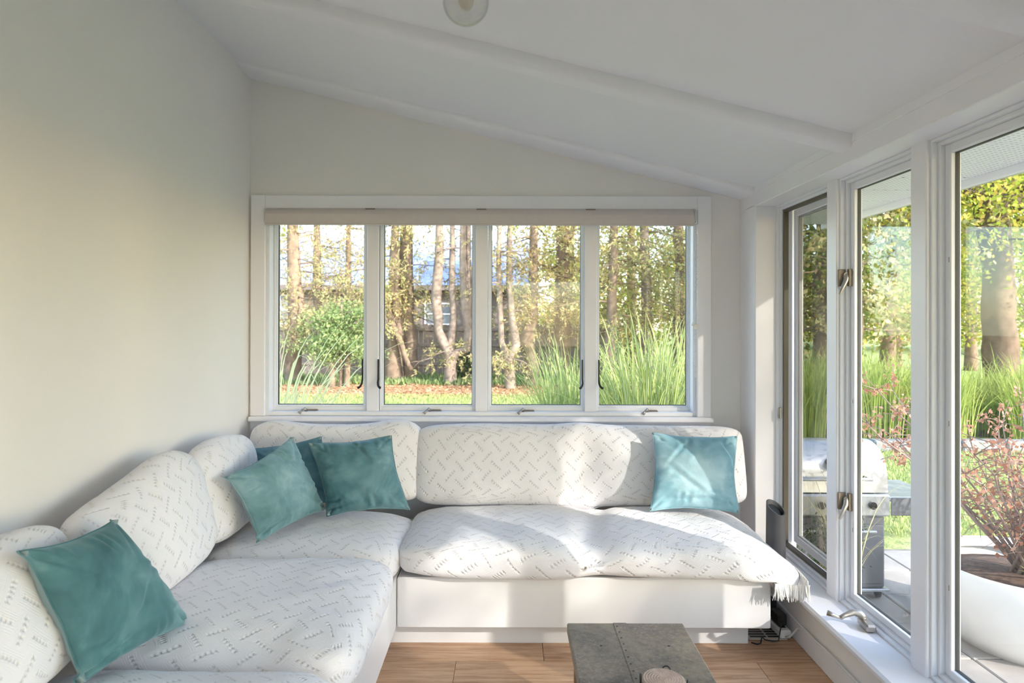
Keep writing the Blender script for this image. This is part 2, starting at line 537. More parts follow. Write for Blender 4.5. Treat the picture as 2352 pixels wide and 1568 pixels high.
class MB:
    def __init__(s, off=(0, 0, 0)):
        s.v = []
        s.f = []
        s.o = Vector(off)

    def add(s, vs_, fs):
        b = len(s.v)
        s.v += [Vector(p) - s.o for p in vs_]
        s.f += [tuple(i + b for i in f) for f in fs]
        return s

    def box(s, x0, x1, y0, y1, z0, z1, b=0.0):
        c = Vector(((x0 + x1) / 2, (y0 + y1) / 2, (z0 + z1) / 2))
        h = ((x1 - x0) / 2, (y1 - y0) / 2, (z1 - z0) / 2)
        if b <= 0:
            vs_ = [(x, y, z) for x in (x0, x1) for y in (y0, y1) for z in (z0, z1)]
            return s.add(vs_, [(0, 1, 3, 2), (4, 6, 7, 5), (0, 4, 5, 1), (2, 3, 7, 6), (0, 2, 6, 4), (1, 5, 7, 3)])
        b = min(b, min(h) * 0.95)
        idx = {}
        vs_ = []
        for a in range(3):
            for sx in (-1, 1):
                for sy in (-1, 1):
                    for sz in (-1, 1):
                        sg = (sx, sy, sz)
                        idx[(a, sg)] = len(vs_)
                        vs_.append(Vector([c[i] + sg[i] * (h[i] - (0 if i == a else b)) for i in range(3)]))
        fs = []

        def mk(sa):
            d = {}
            d.update(sa)
            return (d[0], d[1], d[2])
        for a in range(3):
            p, q = [i for i in range(3) if i != a]
            for sg in (-1, 1):
                fs.append([idx[(a, mk({a: sg, p: i, q: j}))] for i, j in ((-1, -1), (1, -1), (1, 1), (-1, 1))])
        for a, b2, cc in ((0, 1, 2), (0, 2, 1), (1, 2, 0)):
            for i in (-1, 1):
                for j in (-1, 1):
                    fs.append([idx[(a, mk({a: i, b2: j, cc: -1}))], idx[(a, mk({a: i, b2: j, cc: 1}))],
                               idx[(b2, mk({a: i, b2: j, cc: 1}))], idx[(b2, mk({a: i, b2: j, cc: -1}))]])
        for i in (-1, 1):
            for j in (-1, 1):
                for k in (-1, 1):
                    fs.append([idx[(a, (i, j, k))] for a in range(3)])
        for f in fs:
            n = (vs_[f[1]] - vs_[f[0]]).cross(vs_[f[2]] - vs_[f[0]])
            m = sum((vs_[i] for i in f), Vector()) / len(f)
            if n.dot(m - c) < 0:
                f.reverse()
        return s.add(vs_, fs)

    def obox(s, c, half, rot, b=0.0):
        t = MB()
        t.box(-half[0], half[0], -half[1], half[1], -half[2], half[2], b)
        m = rot.to_4x4() if hasattr(rot, 'to_4x4') else rot
        return s.add([Vector(c) + (m @ p) for p in t.v], t.f)

    def tube(s, pts, rad, n=8, cap=True):
        pts = [Vector(p) for p in pts]
        if not isinstance(rad, (list, tuple)):
            rad = [rad] * len(pts)
        vs_, fs = [], []
        up = None
        for i, p in enumerate(pts):
            d = (pts[min(i + 1, len(pts) - 1)] - pts[max(i - 1, 0)])
            d = d.normalized() if d.length > 1e-9 else Vector((0, 0, 1))
            if up is None:
                up = Vector((1, 0, 0)) if abs(d.x) < 0.8 else Vector((0, 1, 0))
            a = (up - d * up.dot(d))
            a = a.normalized() if a.length > 1e-6 else d.orthogonal().normalized()
            up = a
            b = d.cross(a)
            for k in range(n):
                w = 2 * math.pi * k / n
                vs_.append(p + (a * math.cos(w) + b * math.sin(w)) * rad[i])
        for i in range(len(pts) - 1):
            for k in range(n):
                k2 = (k + 1) % n
                fs.append((i * n + k, i * n + k2, (i + 1) * n + k2, (i + 1) * n + k))
        if cap:
            fs.append(tuple(reversed(range(n))))
            fs.append(tuple(range((len(pts) - 1) * n, len(pts) * n)))
        return s.add(vs_, fs)

    def lathe(s, c, prof, n=32, axis='Z', closed=False):
        vs_, fs = [], []
        for r, z in prof:
            for k in range(n):
                w = 2 * math.pi * k / n
                if axis == 'Z':
                    vs_.append((c[0] + r * math.cos(w), c[1] + r * math.sin(w), c[2] + z))
                elif axis == 'X':
                    vs_.append((c[0] + z, c[1] + r * math.cos(w), c[2] + r * math.sin(w)))
                else:
                    vs_.append((c[0] + r * math.cos(w), c[1] + z, c[2] - r * math.sin(w)))
        m = len(prof)
        for i in range(m - 1):
            for k in range(n):
                k2 = (k + 1) % n
                fs.append((i * n + k, i * n + k2, (i + 1) * n + k2, (i + 1) * n + k))
        if not closed:
            if prof[0][0] > 1e-6:
                fs.append(tuple(reversed(range(n))))
            if prof[-1][0] > 1e-6:
                fs.append(tuple(range((m - 1) * n, m * n)))
        return s.add(vs_, fs)

    def prism(s, poly, axis, a0, a1):
        """extrude a 2-D polygon (in the two other axes, in xyz order) along an axis"""
        n = len(poly)

        def p3(p, a):
            if axis == 'X':
                return (a, p[0], p[1])
            if axis == 'Y':
                return (p[0], a, p[1])
            return (p[0], p[1], a)
        vs_ = [p3(p, a0) for p in poly] + [p3(p, a1) for p in poly]
        fs = [tuple(range(n)), tuple(reversed(range(n, 2 * n)))]
        for i in range(n):
            j = (i + 1) % n
            fs.append((i, i + n, j + n, j))
        return s.add(vs_, fs)

    def mesh(s, name):
        me = bpy.data.meshes.new(name)
        me.from_pydata([tuple(p) for p in s.v], [], s.f)
        bm = bmesh.new()
        bm.from_mesh(me)
        bmesh.ops.recalc_face_normals(bm, faces=bm.faces)
        bm.to_mesh(me)
        bm.free()
        me.update()
        return me

    def build(s, name, mat, parent=None, smooth=False, loc=None, angle=None):
        me = s.mesh(name)
        o = link(name, me, mat, parent, smooth, loc)
        if angle:
            me.polygons.foreach_set('use_smooth', [True] * len(me.polygons))
            me.set_sharp_from_angle(angle=math.radians(angle))
        return o


def B(name, mat, parent, x0, x1, y0, y1, z0, z1, b=0.003, loc=None):
    return MB(off=loc or (0, 0, 0)).box(x0, x1, y0, y1, z0, z1, b).build(name, mat, parent, loc=loc)


# ------------------------------------------------------------------ the room
XL, XR, YB, YF = -1.476, 1.335, 3.91, -1.9
ZR = CAMZ + 0.725          # ceiling height at right wall
ZLc = CAMZ + 1.415         # ceiling height at left wall
SL = (ZR - ZLc) / (XR - XL)


def zc(x):
    return ZLc + SL * (x - XL)


floor = empty('floor', (0, 0, 0), kind='structure')
B('underlay', GROUT, floor, XL - .1, 1.6, YF - .1, YB + .1, -0.09, -0.012, 0)
rows = []
y = 2.915 + 0.19 * 6
r = 0
while y > YF - 0.2:
    y0 = y - 0.19
    x = {0: -1.5}.get(0) - [0.0, 0.75, 0.35, 1.05, 0.55, 0.9][r % 6]
    if abs(y - 2.915) < 0.01:
        x = -0.215 - 1.28
    while x < 1.56:
        a, b_ = max(x, XL - .02), min(x + 1.28, 1.5)
        if b_ - a > 0.03 and y0 < YB and y > YF:
            MB().box(a + .0008, b_ - .0008, max(y0, YF) + .0008, min(y, YB) - .0008, -0.012, 0.0, 0.0012).build('plank', OAK, floor)
        x += 1.28
    y = y0
    r += 1

wl_ = MB().prism([(YF, 0), (YB + .12, 0), (YB + .12, zc(XL) + .12), (YF, zc(XL) + .12)], 'X', XL - .12, XL).build('wall_left', WALL)
tag(wl_, kind='structure')

# back wall with the opening for the casement bank
OX0, OX1, OZ0, OZ1 = -1.385, 1.085, 0.905, 2.085
m = MB()
m.box(XL, OX0, YB, YB + .13, 0, OZ1)
m.box(OX1, 1.56, YB, YB + .13, 0, OZ1)
m.box(OX0, OX1, YB, YB + .13, 0, OZ0)
m.prism([(XL, OZ1), (1.56, OZ1), (1.56, zc(1.56) + .05), (XL, zc(XL) + .05)], 'Y', YB, YB + .13)
wb = tag(m.build('wall_back', WALL), kind='structure')

ce = MB().prism([(XL - .12, zc(XL - .12)), (1.58, zc(1.58)), (1.58, zc(1.58) + .14), (XL - .12, zc(XL - .12) + .14)], 'Y', YF, YB + .13).build('ceiling', CEIL)
tag(ce, kind='structure')


def rafter(yc, w, d, name):
    """rounded beam following the slope of the ceiling"""
    prof = []
    n = 14
    for i in range(n + 1):
        t = math.pi * i / n
        ex = 0.55
        cx = math.copysign(abs(math.cos(t)) ** ex, math.cos(t))
        prof.append((yc + w / 2 * cx, d * (abs(math.sin(t)) ** 0.7)))
    vs_, fs = [], []
    for x in (XL, XR + .01):
        for yy, dz in prof:
            vs_.append((x, yy, zc(x) - dz))
    k = len(prof)
    for i in range(k - 1):
        fs.append((i, i + 1, k + i + 1, k + i))
    fs.append(tuple(range(k)))
    fs.append(tuple(reversed(range(k, 2 * k))))
    return tag(MB().add(vs_, fs).build(name, CEIL, smooth=False, angle=40), kind='structure')


for i, yc in enumerate((2.70, 1.62, 0.55, -0.5)):
    rafter(yc, 0.13, 0.052, 'trim_%d' % (i + 1))
rafter(YB - .095, 0.25, 0.035, 'trim_5')

# right wall: header, knee wall, pier, posts and the long sill
wr = empty('wall_right', (XR, 1.0, 0), kind='structure')
wo_ = Vector((XR, 1.0, 0))


def WR(name, mat, x0, x1, y0, y1, z0, z1, b=0.003):
    return B(name, mat, wr, x0 - wo_.x, x1 - wo_.x, y0 - wo_.y, y1 - wo_.y, z0, z1, b)


HB = CAMZ + 0.622
WR('header', TRIM, XR, 1.56, YF, YB, HB, ZR + .03, 0.004)
WR('cornice', TRIM, XR - .006, XR + .002, YF, 3.66, ZR - .03, ZR + .005, 0.002)
WR('knee_wall', WALL, 1.322, 1.56, YF, YB, 0, 0.205, 0.003)
WR('corner_pier', TRIM, XR, 1.56, 3.68, YB, 0.2, HB + .01, 0.004)
WR('sill', TRIM, 1.288, 1.56, YF, 3.70, 0.205, 0.235, 0.009)
POSTS = [3.02, 2.383, 1.745, 1.105, 0.465, -0.175, -0.815, -1.455]
for p in POSTS:
    WR('post', TRIM, 1.433, 1.532, p - .046, p + .046, 0.23, HB + .01, 0.004)
tag(B('baseboard_right', TRIM, None, 1.311, 1.3225, YF, 3.9, 0.0, 0.095, 0.004), kind='structure')

# rear of the room, glazed towards the garden behind the camera
wre = empty('wall_rear', (0, YF, 0), kind='structure')
m = MB(off=(0, YF, 0))
m.box(XL, -.06, YF - .12, YF, 0, 2.4)
m.box(1.35, 1.56, YF - .12, YF, 0, 2.3)
m.prism([(XL, 2.12), (1.58, 2.12), (1.58, zc(1.58) + .05), (XL, zc(XL) + .05)], 'Y', YF - .12, YF)
m.build('wall', WALL, wre)
dr = empty('door_1', (0, YF - .06, 0), kind='structure')
for i, (a, b_) in enumerate(((-0.06, 1.35),)):
    m = MB(off=(0, YF - .06, 0))
    ya, yb = YF - .09, YF - .05
    m.box(a, a + .08, ya, yb, 0, 2.12, .003).box(b_ - .08, b_, ya, yb, 0, 2.12, .003)
    m.box(a + .08, b_ - .08, ya, yb, 0, .12, .003).box(a + .08, b_ - .08, ya, yb, 2.02, 2.12, .003)
    f = m.build('door_frame', SASH, dr)
    MB(off=(0, YF - .06, 0)).box(a + .07, b_ - .07, YF - .073, YF - .068, .11, 2.03).build('pane', GLASS, f)


def frame4(mb, ax, a0, a1, z0, z1, w, d0, d1, b=0.002, wb_=None):
    """rectangular frame; ax = axis across which it lies ('X' frame in xz plane, depth y)"""
    wb_ = wb_ or w
    if ax == 'X':
        mb.box(a0, a0 + w, d0, d1, z0, z1, b).box(a1 - w, a1, d0, d1, z0, z1, b)
        mb.box(a0 + w, a1 - w, d0, d1, z1 - w, z1, b).box(a0 + w, a1 - w, d0, d1, z0, z0 + wb_, b)
    else:
        mb.box(d0, d1, a0, a0 + w, z0, z1, b).box(d0, d1, a1 - w, a1, z0, z1, b)
        mb.box(d0, d1, a0 + w, a1 - w, z1 - w, z1, b).box(d0, d1, a0 + w, a1 - w, z0, z0 + wb_, b)
    return mb


# ---- casement bank in the back wall
w1 = empty('window_1', (0, YB, OZ0), kind='structure')
wo1 = (0, YB, OZ0)
m = MB(off=wo1)
m.box(-1.464, OX0 + .003, YB - .024, YB, OZ0, 2.163, .003)
m.box(OX1 - .003, 1.161, YB - .024, YB, OZ0, 2.163, .003)
m.box(OX0 + .003, OX1 - .003, YB - .022, YB, OZ1 - .003, 2.163, .003)
m.build('casing', TRIM, w1)
m = MB(off=wo1)
m.box(-1.466, 1.17, YB - .062, YB + .10, OZ0 - .03, OZ0, .008)
m.box(-1.464, 1.161, YB - .02, YB, OZ0 - .085, OZ0 - .03, .004)
m.build('sill', TRIM, w1)
m = MB(off=wo1)
frame4(m, 'X', OX0, OX1, OZ0, OZ1, .022, YB, YB + .15, .002)
m.build('frame', SASH, w1)
PANES = [(-1.342, -0.841), (-0.722, -0.207), (-0.092, 0.428), (0.538, 1.048)]
for c in (-0.781, -0.150, 0.483):
    w = 0.035
    MB(off=wo1).box(c - w, c + w, YB + .045, YB + .12, OZ0 + .0, OZ1 - .02, .003).build('mullion', TRIM, w1)
GZ0 = 0.958
for a, b_ in PANES:
    m = MB(off=wo1)
    frame4(m, 'X', a - .021, b_ + .021, OZ0 + .022, OZ1 - .022, .012, YB + .065, YB + .13, .0015, .022)
    frame4(m, 'X', a - .011, b_ + .011, OZ0 + .038, OZ1 - .03, .010, YB + .078, YB + .12, .0015, .014)
    s_ = m.build('sash', SASH, w1)
    m = MB(off=wo1)
    frame4(m, 'X', a - .002, b_ + .002, GZ0 - .002, OZ1 - .04, .0035, YB + .092, YB + .11, 0)
    m.build('gasket', GASKET, s_)
    MB(off=wo1).box(a - .004, b_ + .004, YB + .097, YB + .103, GZ0 - .004, OZ1 - .035).build('pane', GLASS, s_)
# hooks and folding cranks
for hx, sg in ((-0.838, -1), (-0.746, 1), (0.434, -1), (0.530, 1)):
    h_ = MB(off=wo1)
    zt = CAMZ - (820 - 731) * 3.95 / F
    zb = CAMZ - (886 - 731) * 3.95 / F
    h_.box(hx - .004, hx + .004, YB + .035, YB + .047, zb + .04, zt, .0015)
    pts = [(hx, YB + .036, zb + .05), (hx, YB + .026, zb + .03), (hx + sg * .004, YB + .016, zb + .016), (hx + sg * .012, YB + .010, zb + .006), (hx + sg * .020, YB + .012, zb + .004)]
    h_.tube(pts, [.005, .006, .006, .007, .008], 8)
    h_.build('sash_lock', DARKHW, w1, angle=40)
for cx in (708, 993, 1208, 1493):
    X = (cx - 1165.5) * 3.93 / F
    g_ = MB(off=wo1)
    g_.box(X - .018, X + .052, YB + .03, YB + .06, OZ0 + .001, OZ0 + .03, .006)
    cr = g_.build('crank', BRONZE, w1)
    h_ = MB(off=wo1)
    h_.tube([(X - .012, YB + .028, OZ0 + .028), (X - .018, YB + .012, OZ0 + .038), (X - .03, YB + .004, OZ0 + .030)], [.011, .009, .006], 10)
    h_.tube([(X - .03, YB + .006, OZ0 + .03), (X - .044, YB - .004, OZ0 + .014)], [.007, .010], 10)
    h_.build('crank_handle', NICKEL, cr, smooth=True)

# ---- roller blind in the window head
bo = Vector((0, YB - .01, 2.048))
rb = empty('roller_blind', bo, label='taupe fabric roller blind rolled up under the window head', cat='blind')
m = MB(off=bo)
m.lathe((-1.375, bo.y, bo.z - .002), [(.043, 0), (.0445, .002), (.0445, 2.43), (.043, 2.432)], 36, 'X')
m.build('fabric_roll', BLIND, rb, angle=40)
m = MB(off=bo)
m.box(-1.372, 1.055, bo.y - .045, bo.y - .040, bo.z - .056, bo.z + .005, .001)
m.box(-1.372, 1.055, bo.y - .048, bo.y - .036, bo.z - .060, bo.z - .050, .003)
m.build('hem_bar', BLIND, rb)
for bx in (-1.379, 1.069):
    m = MB(off=bo)
    m.box(bx - .0035, bx + .0035, bo.y - .035, bo.y + .035, bo.z - .045, bo.z + .035, .003)
    m.build('end_bracket', PLASTICW, rb)
m = MB(off=bo)
for k, rr in enumerate((.046, .040, .044)):
    m.lathe((1.058 + k * .004, bo.y, bo.z), [(rr, 0), (rr, .003)], 28, 'X')
m.build('chain_wheel', PLASTICW, rb, angle=40)
for bx in (850, 1105, 1356):
    X = (bx - 1165.5) * 3.88 / F
    MB(off=bo).box(X - .028, X + .028, bo.y - .03, bo.y + .02, bo.z + .028, bo.z + .038, .002).build('clip', BRONZE, rb)
for dx, ybot in ((0.0, 860), (0.010, 858)):
    m = MB(off=bo)
    z1_, z0_ = bo.z - .01, CAMZ - (ybot - 731) * 3.9 / F
    n_ = 90
    for k in range(n_):
        zz = z1_ + (z0_ - z1_) * k / (n_ - 1)
        xx = 1.062 + dx + (0.004 * math.sin(k * .07))
        m.lathe((xx, bo.y - .028, zz), [(0, -.0035), (.0028, -.0015), (.0028, .0015), (0, .0035)], 5)
    m.build('bead_chain', PLASTICW, rb)
cz = CAMZ - (742 - 731) * 3.9 / F
m = MB(off=bo)
m.box(1.052, 1.082, bo.y - .036, bo.y - .018, cz - .02, cz + .012, .004)
m.obox((1.053, bo.y - .03, cz + .018), (.005, .005, .016), Matrix.Rotation(math.radians(25), 3, 'Y'), .002)
m.build('chain_connector', PLASTICW, rb)

# ---- tall casements along the right wall
GZ = (0.292, CAMZ + 0.578)


def tall_window(idx, ya, yb, opened=False, locks=False, crank=False):
    oy = (ya + yb) / 2
    off = (1.5, oy, 0.235)
    w = empty('window_%d' % idx, off, kind='structure')
    m = MB(off=off)
    frame4(m, 'Y', ya, yb, .235, HB, .010, 1.446, 1.530, .002, .012)
    frame4(m, 'Y', ya + .010, yb - .010, .247, HB - .010, .014, 1.466, 1.526, .002, .014)
    m.build('frame', SASH, w)
    if not opened:
        m = MB(off=off)
        frame4(m, 'Y', ya + .024, yb - .024, .261, HB - .024, .030, 1.482, 1.518, .003, .026)
        s_ = m.build('sash', SASH, w)
        m = MB(off=off)
        frame4(m, 'Y', ya + .052, yb - .052, .285, HB - .052, .004, 1.498, 1.512, 0)
        m.build('gasket', GASKET, s_)
        MB(off=off).box(1.502, 1.508, ya + .05, yb - .05, .283, HB - .05).build('pane', GLASS, s_)
        for k in range(3):
            zz = .55 + k * .55
            MB(off=off).box(1.481, 1.489, yb - .0475, yb - .0455, zz, zz + .018, 0).build('clip', BRONZE, s_)
    else:
        m = MB(off=off)
        frame4(m, 'Y', ya + .022, yb - .022, .259, HB - .022, .016, 1.475, 1.50, .001)
        m.build('weatherstrip', BROWNSTRIP, w)
        # sash swung a little outwards on its near edge
        hy, hx = ya + .03, 1.535
        ang = math.radians(-1.6)
        m = MB()
        L = yb - ya - .055
        frame4(m, 'Y', 0, L, 0, HB - .30, .038, -.018, .018, .003, .04)
        me = m
        mt = Matrix.Translation((hx - off[0], hy - off[1], .275 - off[2])) @ Matrix.Rotation(ang, 4, 'Z')
        s_ = m.build('sash', SASH, w)
        s_.matrix_local = mt
        g_ = MB()
        frame4(g_, 'Y', .040, L - .040, .038, HB - .30 - .04, .007, -.006, .008, 0)
        g_.build('gasket', SCREENGREY, s_)
        MB().box(-.003, .003, .040, L - .040, .038, HB - .30 - .04).build('pane', GLASSDIM, s_)
        MB(off=off).box(1.456, 1.466, yb - .032, yb - .014, .93, .99, .002).build('hinge', NICKEL, w)
    if locks:
        for zz in (CAMZ + 0.190, CAMZ - 0.776):
            m = MB(off=off)
            yj = yb - .006
            m.box(1.434, 1.474, yb - .016, yb - .006, zz - .037, zz + .037, .003)
            m.box(1.474, 1.510, yb - .042, yb - .034, zz - .037, zz + .037, .002)
            m.box(1.468, 1.478, yb - .042, yb - .008, zz - .037, zz + .037, .001)
            lk = m.build('sash_lock', BRONZE, w)
            m = MB(off=off)
            m.tube([(1.466, yb - .024, zz + .014), (1.458, yb - .034, zz - .012), (1.440, yb - .038, zz - .048), (1.430, yb - .036, zz - .072)], [.012, .011, .008, .006], 10)
            m.lathe((1.466, yb - .03, zz + .010), [(.014, 0), (.014, .02)], 14, 'Y')
            m.build('lever', NICKEL, lk, angle=50)
            for dz in (-.028, .028):
                MB(off=off).lathe((1.497, yb - .044, zz + dz), [(.003, 0), (.003, .003)], 8, 'Y').build('screw', NICKEL, lk)
    if crank:
        yk = 2.72
        m = MB(off=off)
        m.obox((1.425, yk - .015, .2525), (.020, .045, .015), Matrix.Rotation(math.radians(-4), 3, 'Z'), .007)
        c_ = m.build('crank', NICKEL, w)
        m = MB(off=off)
        m.tube([(1.425, yk, .268), (1.41, yk + .012, .285), (1.385, yk + .012, .289), (1.345, yk + .005, .279), (1.328, yk, .272)], [.015, .016, .012, .009, .009], 10)
        m.tube([(1.328, yk, .272), (1.300, yk + .012, .280), (1.284, yk + .018, .285)], [.006, .009, .011], 10)
        m.build('crank_handle', NICKEL, c_, smooth=True)


ys = [3.68] + [p for p in POSTS]
for i in range(len(POSTS)):
    yb_ = 3.68 if i == 0 else POSTS[i - 1] - .046
    ya_ = POSTS[i] + .046
    tall_window(i + 2, ya_, yb_, opened=(i == 0), locks=(i == 1), crank=(i == 1))
tall_window(10, YF + .02, POSTS[-1] - .046)

# ---- eave outside the right wall
ev = empty('trim_6', (1.8, 1.0, ZR), kind='structure')
eo = (1.8, 1.0, ZR)
EX = 2.11
ZS = CAMZ + 0.655
y = 4.6
while y > -2.2:
    MB(off=eo).box(1.56, EX, y - .30, y - .006, ZS, ZS + .012, .004).build('soffit_panel', SOFFIT, ev)
    MB(off=eo).box(1.56, EX, y - .010, y + .002, ZS + .004, ZS + .014, 0).build('soffit_joint', TRIM, ev)
    y -= .30
MB(off=eo).box(EX, EX + .02, -2.2, 4.6, ZS - .035, ZS + .16, .003).build('fascia', TRIM, ev)
gp = [(EX + .02, ZS + .12), (EX + .02, ZS - .008), (EX + .045, ZS - .025), (EX + .085, ZS - .02), (EX + .11, ZS + .02), (EX + .125, ZS + .08), (EX + .13, ZS + .12), (EX + .122, ZS + .12), (EX + .115, ZS + .08), (EX + .10, ZS + .025), (EX + .08, ZS - .012), (EX + .047, ZS - .016), (EX + .026, ZS)]
MB(off=eo).prism(gp, 'Y', -2.2, 4.55).build('gutter', GUTTER, ev)
MB(off=eo).prism([(EX - .02, ZS + .15), (EX - .02, ZS + .18), (1.45, ZS + .36), (1.45, ZS + .33)], 'Y', -2.2, 4.6).build('roof_edge', GUTTER, ev)

# ------------------------------------------------------------------ built-in bench
bb = empty('bench_base', (0.3, 3.0, 0), label='white painted bench base under the window seat, beside the low table', cat='bench', group='built-in bench bases')
bo_ = (0.3, 3.0, 0)
m = MB(off=bo_)
B('fascia', BENCH, bb, -.482, 1.16, 3.0, 3.032, .10, .322, .006, None).location = (-.3, -3.0, 0)
B('end_panel', BENCH, bb, 1.13, 1.16, 3.033, 3.90, .10, .322, .004, None).location = (-.3, -3.0, 0)
B('deck', BENCH, bb, -.482, 1.128, 3.034, 3.905, .285, .318, .003, None).location = (-.3, -3.0, 0)
B('toe_kick', BENCH, bb, -.55, 1.088, 3.078, 3.10, .0, .285, .002, None).location = (-.3, -3.0, 0)
B('toe_kick', BENCH, bb, 1.066, 1.088, 3.10, 3.90, .0, .285, .002, None).location = (-.3, -3.0, 0)
bl = empty('bench_base', (-1.0, 1.8, 0), label='white painted bench base running along the plain left wall', cat='bench', group='built-in bench bases')
for nm, a in (('fascia', (-.514, -.485, .45, 3.20, .10, .322, .005)), ('deck', (-1.47, -.516, .45, 3.905, .285, .318, .003)),
              ('toe_kick', (-.585, -.565, .5, 3.07, 0, .285, .002)), ('end_panel', (-1.47, -.516, .45, .48, 0, .284, .003))):
    B(nm, BENCH, bl, *a).location = (1.0, -1.8, 0)


# ------------------------------------------------------------------ cushions under the knitted throws
def cushion_mesh(name, a, b, c, n=5.0, mz=2.6, res=0.022, deform=None, uvo=(0, 0), flat=True):
    """soft closed box: half sizes a (x), b (y), c (z)"""
    na, nb, nc = (max(6, int(2 * v / res)) for v in (a, b, max(c, .05)))
    verts, index, faces, sides = [], {}, [], []

    def vid(i, j, k):
        key = (i, j, k)
        if key in index:
            return index[key]
        x, y, z = 2 * i / na - 1, 2 * j / nb - 1, 2 * k / nc - 1
        mm = mz if z >= 0 or not flat else 7.0
        r = ((abs(x) ** n + abs(y) ** n) ** (mm / n) + abs(z) ** mm) ** (1 / mm)
        index[key] = len(verts)
        verts.append((x / r * a, y / r * b, z / r * c))
        return index[key]

    def grid(side, ni, nj, f, flip):
        for i in range(ni):
            for j in range(nj):
                q = [f(i, j), f(i + 1, j), f(i + 1, j + 1), f(i, j + 1)]
                if flip:
                    q.reverse()
                faces.append([vid(*p) for p in q])
                sides.append((side, q))
    grid('z+', na, nb, lambda i, j: (i, j, nc), False)
    grid('z-', na, nb, lambda i, j: (i, j, 0), True)
    grid('y-', na, nc, lambda i, j: (i, 0, j), False)
    grid('y+', na, nc, lambda i, j: (i, nb, j), True)
    grid('x+', nb, nc, lambda i, j: (na, i, j), False)
    grid('x-', nb, nc, lambda i, j: (0, i, j), True)
    V = np.array(verts)
    # arc length from the middle of the upper face, carried on down the sides
    def arc(line, mid):
        P_ = V[[index[k_] for k_ in line]]
        d_ = np.concatenate([[0], np.cumsum(np.linalg.norm(np.diff(P_, axis=0), axis=1))])
        return d_ - d_[mid]
    UX, UY = {}, {}
    for j in range(nb + 1):
        line = [(0, j, k_) for k_ in range(nc)] + [(i, j, nc) for i in range(na + 1)] + [(na, j, k_) for k_ in range(nc - 1, -1, -1)]
        for k_, v_ in zip(line, arc(line, nc + na // 2)):
            UX[k_] = v_
    for i in range(na + 1):
        line = [(i, 0, k_) for k_ in range(nc)] + [(i, j, nc) for j in range(nb + 1)] + [(i, nb, k_) for k_ in range(nc - 1, -1, -1)]
        for k_, v_ in zip(line, arc(line, nc + nb // 2)):
            UY[k_] = v_
    uvs = []
    for side, q in sides:
        for (i, j, k_) in q:
            if side == 'z-':
                uvs.append(((2 * i / na - 1) * a, (2 * j / nb - 1) * b))
            elif side in ('y-', 'y+'):
                uvs.append((UX[(i, j, nc)], UY[(i, j, k_)]))
            elif side in ('x-', 'x+'):
                uvs.append((UX[(i, j, k_)], UY[(i, j, nc)]))
            else:
                uvs.append((UX[(i, j, k_)], UY[(i, j, k_)]))
    if deform:
        V = np.array([deform(Vector(p)) for p in V])
    U = np.array(uvs) + np.array(uvo)
    return mesh_np(name, V, faces, U)


def fb(p, scale, seed):
    return noise.fractal(Vector((p.x * scale + seed, p.y * scale - seed * .7, p.z * scale + seed * .3)), 0.9, 2.1, 3)


def place(name, me, mat, loc, rot, **kw):
    o = link(name, me, mat, None, True)
    o.matrix_world = Matrix.Translation(loc) @ rot
    return tag(o, **kw)


def g(x, s):
    return math.exp(-(x / s) ** 2)


SEAT_G = 'seat cushions covered by white knitted throws'
BACK_G = 'back cushions covered by white knitted throws'


# long seat cushion on the window side
def d_seat_long(p):
    q = p.copy()
    v = g(p.x - 0.02, .085) * (0.35 + 0.65 * max(0, -p.y / .36))
    if p.z > -.02:
        q.z -= .045 * v * (1 if p.z > .02 else .5)
        q.z -= .012 * g(p.x + .02 - .30 * (p.y + .2), .05)
        q.z += .012 * fb(p, 2.2, 3) + .004 * fb(p, 8, 9)
    q.y += .03 * v * (1 if p.y < 0 else 0)
    if p.y < -.2:
        q.y += .012 * fb(p, 4, 5)
        q.z += (.008 * math.sin(p.x * 6.0 + .5) if p.z < 0 else 0)
    # right-hand end slides down over the end of the bench
    if p.x > .60:
        t = (p.x - .60) / .25
        f = max(0.0, min(1.0, (-p.y + .36) / .72))
        q.z -= (.09 * t * t) * (.35 + .65 * f)
        q.x += .07 * t * f * (1 - .3 * max(0, p.z / .08))
        if p.z < 0 and f > .45:
            q.z -= .03 * t
    q.z = max(q.z, -.0865 if q.x < .80 else -.16)
    return q


sc_long = place('seat_cushion', cushion_mesh('seat_cushion', .865, .365, .088, 9, 2.8, .018, d_seat_long, (.03, .02)), KNIT,
                (0.378, 3.305, .409), Matrix.Identity(4), label='long white knit covered seat cushion below the window bank, fringed at one end', cat='cushion', group=SEAT_G)
# fringe on the hanging end
V, Q = [], []
rf = random.Random(3)
fr_pts = []
for k in range(260):
    t = k / 259
    if t < .45:
        x0, y0 = .775 + .14 * (t / .45), -.372 + .02 * math.sin(t * 9)
    else:
        x0, y0 = .915, -.37 + .33 * (t - .45) / .55
    z0 = -.085 - .012 * math.sin(t * 7) - .01 * (t < .45)
    ln = rf.uniform(.035, .062)
    if t >= .45:
        ln *= .8
    dx, dy = rf.gauss(0, .007), rf.gauss(0, .007)
    wv = rf.uniform(.0018, .0035)
    aa = rf.uniform(0, math.pi)
    sx, sy = math.cos(aa) * wv, math.sin(aa) * wv
    base = len(V)
    for s_, (fx, fz) in enumerate(((0, .012), (.4, -.4), (1, -1))):
        zz = z0 + (fz * ln if fz < 0 else fz)
        tp = 1 if s_ < 2 else .5
        for (ox, oy) in ((sx, sy), (-sy, sx), (-sx, -sy), (sy, -sx)):
            V.append((x0 + dx * fx + ox * tp, y0 + dy * fx + oy * tp, zz))
    for s_ in range(2):
        for c_ in range(4):
            c2 = (c_ + 1) % 4
            Q.append((base + s_ * 4 + c_, base + s_ * 4 + c2, base + s_ * 4 + 4 + c2, base + s_ * 4 + 4 + c_))
